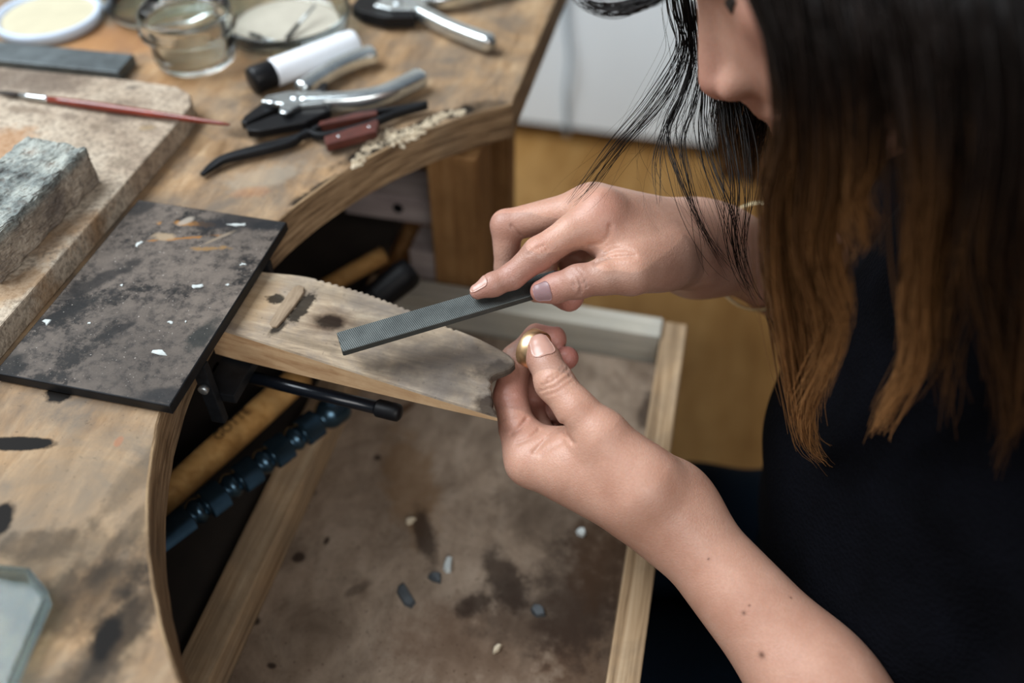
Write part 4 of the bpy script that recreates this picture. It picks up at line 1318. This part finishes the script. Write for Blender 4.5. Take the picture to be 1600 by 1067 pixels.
# ---- fingernails
def nail(tip, back, ndir, w, ln, mat, shift=0.0, arc_=.95, lift=.00035):
    """curved nail plate seated on the back of a finger end"""
    ax_ = nrm(tip - back)
    nd = np.asarray(ndir, float); nd = nrm(nd - ax_ * (nd @ ax_)); sd = np.cross(nd, ax_)
    c0 = tip + ax_ * shift
    nu, nv_ = 15, 13
    V, Fc = [], []
    for lay in (0, 1):
        for i in range(nu):
            u = i / (nu - 1)
            x = (u - .5) * ln
            wv_ = (1 - .08 * (1 - u)) * math.sqrt(max(0.02, 1 - max(0, (u - .80) / .20) ** 2 * .6)) * math.sqrt(max(.05, 1 - max(0, (.25 - u) / .25) ** 2 * .8))
            for j in range(nv_):
                th = (j / (nv_ - 1) - .5) * 2 * wv_ * arc_
                V.append((c0 + ax_ * x + sd * math.sin(th) * w + nd * math.cos(th) * w, lay))
    P = np.array([p for p, _ in V]); lay = np.array([l for _, l in V])
    rad = np.array([p - c0 - ax_ * ((p - c0) @ ax_) for p in P]); rad /= np.linalg.norm(rad, axis=1)[:, None]
    P = P - rad * (w * .9)
    tt = np.zeros(len(P))
    for _ in range(40): tt += np.clip(-body_sdf(P + rad * tt[:, None]), -.001, .002) * .8
    tt = np.clip(tt, 0, w * 2)
    P = P + rad * (tt + lift * lay - .0007 * (1 - lay))[:, None]
    # keep the plate smooth across the width
    n2_ = nu * nv_
    for i in range(nu - 1):
        for j in range(nv_ - 1):
            a0 = i * nv_ + j
            Fc.append((n2_ + a0, n2_ + a0 + 1, n2_ + a0 + nv_ + 1, n2_ + a0 + nv_))
            Fc.append((a0 + nv_, a0 + nv_ + 1, a0 + 1, a0))
    bd = [i * nv_ for i in range(nu)] + [(nu - 1) * nv_ + j for j in range(1, nv_)] + [i * nv_ + nv_ - 1 for i in range(nu - 2, -1, -1)] + [j for j in range(nv_ - 2, 0, -1)]
    for i in range(len(bd)):
        a0, b0 = bd[i], bd[(i + 1) % len(bd)]
        Fc.append((a0, b0, n2_ + b0, n2_ + a0))
    return mk('fingernail', P, Fc, mat, body, True)


nail_m = mat_plain('nail', (.47, .27, .215), 0.28, 0, .06, 120, .02, **{'Subsurface Weight': 0.15, 'Subsurface Scale': 0.003})
nail_v = mat_plain('nail_violet', (.255, .155, .16), 0.32, 0, .06, 120, .02, **{'Subsurface Weight': 0.15, 'Subsurface Scale': 0.003})
nail(L_thumb[0][0], L_thumb[2][0], -FWD + RIGHT * .10 + UP * .10, .0085, .0170, nail_m, -.0024, .92)
nail(R_thumb[0][0], R_thumb[2][0], -FWD - UP * .12, .0075, .0105, nail_v, -.0022, .80)
nail(R_index[0][0], R_index[2][0], UP * .85 - FWD * .60 - RIGHT * .1, .0055, .0105, nail_m, -.0016, .85)

# ---- eye details
lash = mat_plain('eyelash', (.012, .008, .006), .7, 0, .2, 100, .1)
brow_m = mat_plain('eyebrow', (.02, .012, .008), .8, 0, .2, 100, .1)
for sgn in (1, -1):
    P = catmull([hw(.0680, sgn * .0205, -.006), hw(.0722, sgn * .028, -.0088), hw(.0716, sgn * .037, -.0088), hw(.0655, sgn * .0455, -.0055)], 16)
    mk('eyelashes', *sweep(P, lambda t: rrect(.0030, .0014, .0006, 2), HF), lash, body, True)
    P = catmull([hw(.0895, sgn * .012, .020), hw(.0845, sgn * .026, .0252), hw(.0735, sgn * .042, .0235), hw(.0625, sgn * .050, .018)], 16)
    mk('eyebrow', *sweep(P, lambda t: rrect(.0032 * (1 - .6 * t), .0009, .0004, 2), HF), brow_m, body, True)

# ------------------------------------------------------------------ clothes
tt_ = NT('black_knit')
vo = tt_.n('ShaderNodeTexVoronoi'); vo.inputs['Scale'].default_value = 420; tt_.link(tt_.coord(), vo.inputs['Vector'])
n1 = tt_.noise(tt_.coord(), 20, 5, 0.6)
c = tt_.ramp(n1, [(0.3, (.0014, .0014, .002)), (0.7, (.003, .0032, .005))])
tt_.bump(vo.outputs['Distance'], .6, .001)
knit = tt_.set(c, 0.95, 0.0, **{'Specular IOR Level': 0.04})


TY = C7[1] - .02
CH0, CH1, CH2 = np.array([.235, TY, .10]), np.array([.215, TY, -.10]), np.array([.245, TY, -.30])


def shirt_sdf(P):
    d = rcone(P, SH_L + np.array([0, .02, 0]), SH_R - np.array([0, .02, 0]), .064, .064)
    fl2 = (np.array([0, 1., 0]), .75)
    d = smin(d, rcone(P, CH0, CH1, .112, .122, fl2), .05)
    d = smin(d, rcone(P, CH1, CH2, .122, .138, fl2), .05)
    d = smin(d, rcone(P, wl_(SH_L, LE, -.02), wl_(SH_L, LE, .84), .060, .052), .03)
    d = smin(d, rcone(P, wl_(SH_R, RE, -.02), wl_(SH_R, RE, .84), .060, .052), .03)
    d = smin(d, rcone(P, RE, wl_(RE, RW, .34), .050, .046), .02)
    d = smin(d, rcone(P, C7 + np.array([.03, 0, -.04]), C7 + np.array([.0, 0, -.012]), .070, .060), .03)
    fold = .0022 * np.sin(P[:, 2] * 62 + P[:, 1] * 23 + 2 * np.sin(P[:, 0] * 31)) + .0016 * np.sin(P[:, 0] * 90 - P[:, 2] * 40 + P[:, 1] * 35)
    return d + fold


sp_ = np.array([SH_L, SH_R, LE, RE, CH2 + np.array([.05, 0, -.02]), C7])
sv, sq = surface_net(shirt_sdf, sp_.min(0) - .15, sp_.max(0) + .15, .004)
tag(mk('black_top', sv, sq, knit, person, True), 'plain black knit top')
HIP = np.array([.27, TY, -.335])


def trouser_sdf(P):
    d = None
    for s, ky in ((-1, -.065), (1, .02)):
        hp = HIP + np.array([0, s * .080, 0]); kn = np.array([-.14, TY + ky + s * .02, -.335]); ft = kn + np.array([-.02, 0, -.50])
        e_ = smin(rcone(P, hp, kn, .080, .062), rcone(P, kn, ft, .060, .045), .03)
        d = e_ if d is None else smin(d, e_, .02)
    d = smin(d, rcone(P, HIP + np.array([.02, -.05, 0]), HIP + np.array([.02, .05, 0]), .10, .10), .04)
    return d + .002 * np.sin(P[:, 0] * 70 + P[:, 1] * 40)


hp_ = np.vstack([HIP + np.array([-.52, -.27, -.57]), HIP + np.array([.17, .27, .14])])
pv, pq = surface_net(trouser_sdf, hp_.min(0), hp_.max(0), .006)
tag(mk('trousers', pv, pq, M['denim'], person, True), 'dark navy trousers')

# stool under the person
st_m = mat_wood('stool_wood', S(90, 62, 38), S(120, 86, 54), S(140, 104, 68), 0, 80, 10)
stool = tag(empty('stool', (HIP[0] + .03, HIP[1], -ZB)), 'round wooden stool under the seated person', 'stool')
mk('seat', *lathe([(.0001, 0), (.16, 0), (.17, .008), (.17, .022), (.16, .03), (.0001, .03)], (HIP[0] + .03, HIP[1], HIP[2] - .136), (0, 0, 1), 40), st_m, stool, True)
for sx_, sy_ in ((-1, -1), (1, -1), (1, 1), (-1, 1)):
    mk('leg', *sweep([(HIP[0] + .03 + sx_ * .13, HIP[1] + sy_ * .13, -ZB), (HIP[0] + .03 + sx_ * .09, HIP[1] + sy_ * .09, HIP[2] - .134)], lambda t: circ(.014, 10)), st_m, stool, True)

# ------------------------------------------------------------------ bracelet on the right forearm
bp = pd(1176, 470, .590)
t_ = ((bp - RW) @ (RE - RW)) / ((RE - RW) @ (RE - RW))
bc = RW + (RE - RW) * t_
bax = nrm(nrm(RE - RW) + UP * .15)
br_r = .0345
brc = mk('bangle', *lathe([(br_r, -.0022), (br_r + .0016, -.0014), (br_r + .0020, 0), (br_r + .0016, .0014), (br_r, .0022), (br_r - .0003, 0), (br_r, -.0022)], bc + UP * .003 + FWD * .006, bax, 64, cap=False), M['ivory'], smooth=True)
tag(brc, 'thin pale bangle on the forearm holding the file', 'bangle')

# ------------------------------------------------------------------ hair
th_ = NT('hair')
ah = th_.n('ShaderNodeAttribute'); ah.attribute_name = 'along'
av = th_.n('ShaderNodeAttribute'); av.attribute_name = 'tone'
c1 = th_.ramp(ah.outputs['Fac'], [(0.0, (.0055, .0032, .0026)), (0.36, (.014, .007, .0045)), (0.60, (.13, .056, .018)), (1.0, (.50, .24, .088))])
c1 = th_.mix(av.outputs['Fac'], th_.mix(0.55, c1, (0, 0, 0)), c1)
hair_m = th_.set(c1, 0.42, 0.0, **{'Specular IOR Level': 0.22})
rngh = np.random.default_rng(11)


def strands(name, guides, count, spread, radius, along=(0.0, 1.0), n=26, clump=0.55, wav=.0025, parent=None, sides=3, gmix=True, label=None, ends=(.70, 1.0)):
    """thin tapering strands between neighbouring guide curves"""
    G = [catmull(g, n) for g in guides]
    V, Q, A, T = [], [], [], []
    tpar = np.linspace(0, 1, n)
    base = 0
    for s in range(count):
        if len(G) > 1 and gmix:
            u = rngh.random() * (len(G) - 1); i = int(u); f = u - i
            f = f * f * (3 - 2 * f) if clump < .9 else f
            f = f + (round(f) - f) * (clump * tpar ** 1.5)[:, None]
            P = G[i] * (1 - f) + G[i + 1] * f
        else:
            P = G[s % len(G)].copy()
        o_ = rngh.normal(0, 1, 3) * spread
        P = P + o_ * (1 - .88 * tpar ** 2)[:, None]
        ph = rngh.random(3) * 6.28; fr_ = rngh.uniform(.7, 1.6)
        P = P + (np.sin(tpar[:, None] * 6.28 * fr_ + ph) - np.sin(ph)) * wav * tpar[:, None] * rngh.uniform(.4, 1.3)
        e_ = rngh.uniform(*ends)
        P = catmull(P[: max(6, int(n * e_))], n)
        r = radius * rngh.uniform(.6, 1.3) * (1 - .80 * tpar ** 3)
        Tn = np.gradient(P, axis=0); Tn /= np.linalg.norm(Tn, axis=1)[:, None] + 1e-12
        sd = np.cross(Tn, FWD); sd /= np.linalg.norm(sd, axis=1)[:, None] + 1e-9
        up_ = np.cross(Tn, sd)
        tone = rngh.random()
        for k in range(sides):
            a_ = 2 * math.pi * k / sides
            V.append(P + (sd * math.cos(a_) + up_ * math.sin(a_)) * r[:, None])
        idx = base + np.arange(n)
        for k in range(sides):
            k2 = (k + 1) % sides
            Q.append(np.stack([idx[:-1] + k * n, idx[:-1] + k2 * n, idx[1:] + k2 * n, idx[1:] + k * n], 1))
        A.append(np.tile(along[0] + (along[1] - along[0]) * tpar * rngh.uniform(.85, 1.0), sides)); T.append(np.full(n * sides, tone))
        base += n * sides
    o = mk(name, np.concatenate(V), np.concatenate(Q), hair_m, parent, True)
    for nm, ar in (('along', np.concatenate(A)), ('tone', np.concatenate(T))):
        at = o.data.attributes.new(nm, 'FLOAT', 'POINT'); at.data.foreach_set('value', ar.astype(np.float32))
    if label: o['label'] = label
    o['kind'] = 'stuff'
    return o


# hair grown close on the skull
def cap_sdf(P):
    q = (P - HO) @ HR / HS
    d = ell(q, np.array([-.016, 0, .040]), np.array([.106, .086, .089]))
    face = q[:, 0] * .80 - q[:, 2] * .60 + .012          # hairline plane
    return smax(d, face, .008) + .0009 * np.sin(q[:, 1] * 260 + 3 * np.sin(q[:, 0] * 40))


cv, cq = surface_net(cap_sdf, HO - .15, HO + .15, .003)
hc = mk('hair_crown', cv, cq, hair_m, person, True)
for nm, v_ in (('along', 0.05), ('tone', 0.6)):
    at = hc.data.attributes.new(nm, 'FLOAT', 'POINT'); at.data.foreach_set('value', np.full(len(cv), v_, np.float32))

g3 = lambda pts: [pY(x, y, Y + .014) for x, y, Y in pts]
root = lambda x, z, off=.0: [hw(x, .080 + off, z)]
# near-side curtain: from the parting down over the cheek and chest
curtain = [
    g3([(1150, -120, .312), (1205, 10, .298), (1235, 110, .290), (1240, 200, .288), (1212, 310, .290), (1212, 430, .292), (1228, 540, .296), (1250, 640, .298), (1266, 698, .300), (1314, 732, .302)]),
    g3([(1160, -120, .312), (1212, 10, .298), (1240, 110, .290), (1246, 200, .288), (1225, 310, .290), (1232, 430, .292), (1246, 540, .296), (1252, 640, .298), (1268, 700, .300), (1308, 734, .302)]),
    g3([(1200, -140, .312), (1235, 10, .294), (1258, 140, .284), (1262, 260, .282), (1262, 380, .282), (1280, 470, .284), (1288, 560, .288), (1262, 640, .292), (1264, 690, .294)]),
    g3([(1240, -150, .312), (1275, 10, .288), (1295, 150, .278), (1300, 280, .276), (1286, 370, .276), (1298, 440, .278), (1312, 500, .278), (1286, 575, .280), (1254, 640, .284)]),
    g3([(1310, -150, .310), (1335, 10, .282), (1350, 150, .272), (1352, 250, .268), (1345, 290, .268), (1350, 325, .268), (1358, 350, .270), (1345, 385, .272)]),
]
curtain2 = [
    g3([(1370, -150, .308), (1400, 10, .278), (1425, 150, .266), (1440, 270, .260), (1445, 380, .260), (1440, 480, .262), (1425, 560, .264), (1385, 640, .268), (1362, 690, .270)]),
    g3([(1420, -150, .305), (1455, 10, .274), (1480, 150, .262), (1480, 270, .256), (1460, 380, .255), (1445, 470, .256), (1440, 550, .258), (1400, 620, .262), (1366, 688, .266)]),
]
curtain3 = [
    g3([(1480, -150, .300), (1505, 10, .268), (1520, 150, .256), (1515, 270, .250), (1490, 380, .249), (1470, 470, .250), (1460, 540, .252), (1470, 620, .254), (1478, 665, .256)]),
    g3([(1540, -150, .296), (1560, 10, .262), (1575, 150, .250), (1565, 280, .244), (1545, 400, .242), (1570, 520, .242), (1582, 600, .244), (1575, 680, .246), (1548, 765, .250)]),
    g3([(1620, -150, .290), (1640, 10, .254), (1650, 150, .242), (1640, 280, .236), (1625, 420, .234), (1610, 540, .234), (1605, 640, .236), (1590, 720, .240)]),
]
strands('hair_lock', curtain, 720, .0030, .00042, (0.10, 1.0), 26, .8, .004, person, label='long brown hair falling beside the face')
strands('hair_lock', curtain2, 330, .0036, .00042, (0.10, 1.0), 26, .7, .004, person, label='lighter-tipped lock over the chest')
strands('hair_lock', curtain3, 260, .0040, .00045, (0.0, 0.62), 26, .9, .004, person, ends=(.55, 1.0), label='dark locks over the shoulder')
upper = [g3([(1175, -140, .316), (1225, 0, .298), (1252, 120, .288), (1252, 215, .287)]), g3([(1300, -140, .312), (1320, 0, .284), (1340, 130, .274), (1345, 310, .270)]),
         g3([(1440, -140, .304), (1470, 0, .274), (1480, 130, .262), (1455, 320, .258)]), g3([(1600, -140, .296), (1630, 0, .262), (1640, 130, .250), (1635, 280, .245)])]
strands('hair_lock', upper, 1700, .0040, .0006, (0.0, 0.42), 20, .2, .002, person, label='dark brown hair over the side of the head')
# far-side wisps hanging past the face towards the hand
w = lambda pts: [pY(x, y, Y + .012 - .062 * min(1, max(0, (y - 90) / 230)) ** 1.3) for x, y, Y in pts]
wisps = [
    w([(1046, -30, .440), (1052, 20, .440), (1066, 66, .438), (1050, 110, .436), (1010, 170, .432), (960, 225, .426), (915, 280, .420), (878, 326, .415)]),
    w([(1060, -20, .440), (1072, 50, .438), (1062, 110, .436), (1030, 165, .432), (975, 225, .428), (925, 290, .420), (892, 322, .416)]),
    w([(1066, -10, .440), (1078, 80, .438), (1062, 140, .436), (1036, 200, .434), (1024, 260, .432), (1030, 330, .430)]),
    w([(1072, 0, .442), (1085, 90, .440), (1070, 150, .438), (1046, 210, .436), (1060, 275, .434), (1090, 345, .432), (1130, 405, .430), (1162, 436, .430)]),
    w([(1080, 0, .444), (1092, 110, .442), (1080, 170, .440), (1064, 220, .438), (1078, 300, .436), (1100, 370, .434), (1118, 420, .432)]),
    w([(1085, 10, .446), (1100, 130, .444), (1098, 190, .442), (1110, 250, .440), (1140, 330, .438), (1155, 400, .436), (1176, 460, .434), (1196, 476, .434)]),
    w([(1100, 20, .448), (1125, 140, .446), (1135, 210, .444), (1150, 290, .442), (1148, 370, .440), (1158, 430, .438), (1180, 466, .436)]),
    w([(1110, 30, .450), (1150, 150, .448), (1166, 220, .446), (1172, 300, .444), (1162, 380, .442), (1166, 455, .440)]),
]
for g, nst in zip(wisps, (13, 10, 12, 12, 8, 12, 11, 11)):
    strands('hair_wisp', [g], nst, .0016, .00026, (0.0, 0.35), 34, 0, .003, person, gmix=False, ends=(.90, 1.0), label='thin dark wisp of hair')
strands('hair_wisp', wisps, 70, .004, .00009, (0.0, 0.4), 34, .3, .010, person, label='fine loose hairs in front of the face')
wf_ = lambda pts: [pY(x, y, Y) for x, y, Y in pts]
far = [wf_([(1130, 20, .452), (1130, 150, .452), (1125, 200, .452), (1132, 262, .452)]), wf_([(1180, 20, .456), (1178, 150, .456), (1172, 220, .456), (1170, 300, .456)]), wf_([(1230, 20, .46), (1225, 150, .46), (1215, 260, .46), (1205, 380, .46)])]
strands('hair_lock', far, 420, .0035, .0003, (0.1, 0.55), 20, .4, .004, person, label='dark hair on the far side of the face')
fr_ = [w([(1060, -20, .385), (1010, 8, .385), (960, 20, .385), (915, 12, .387), (885, -12, .39)]), w([(1050, -30, .388), (1000, -4, .388), (955, 8, .388), (920, 0, .39), (895, -20, .392)])]
strands('hair_wisp', fr_, 60, .0012, .00028, (0.0, 0.3), 24, .2, .002, person, label='dark fringe curving forward above the brow')
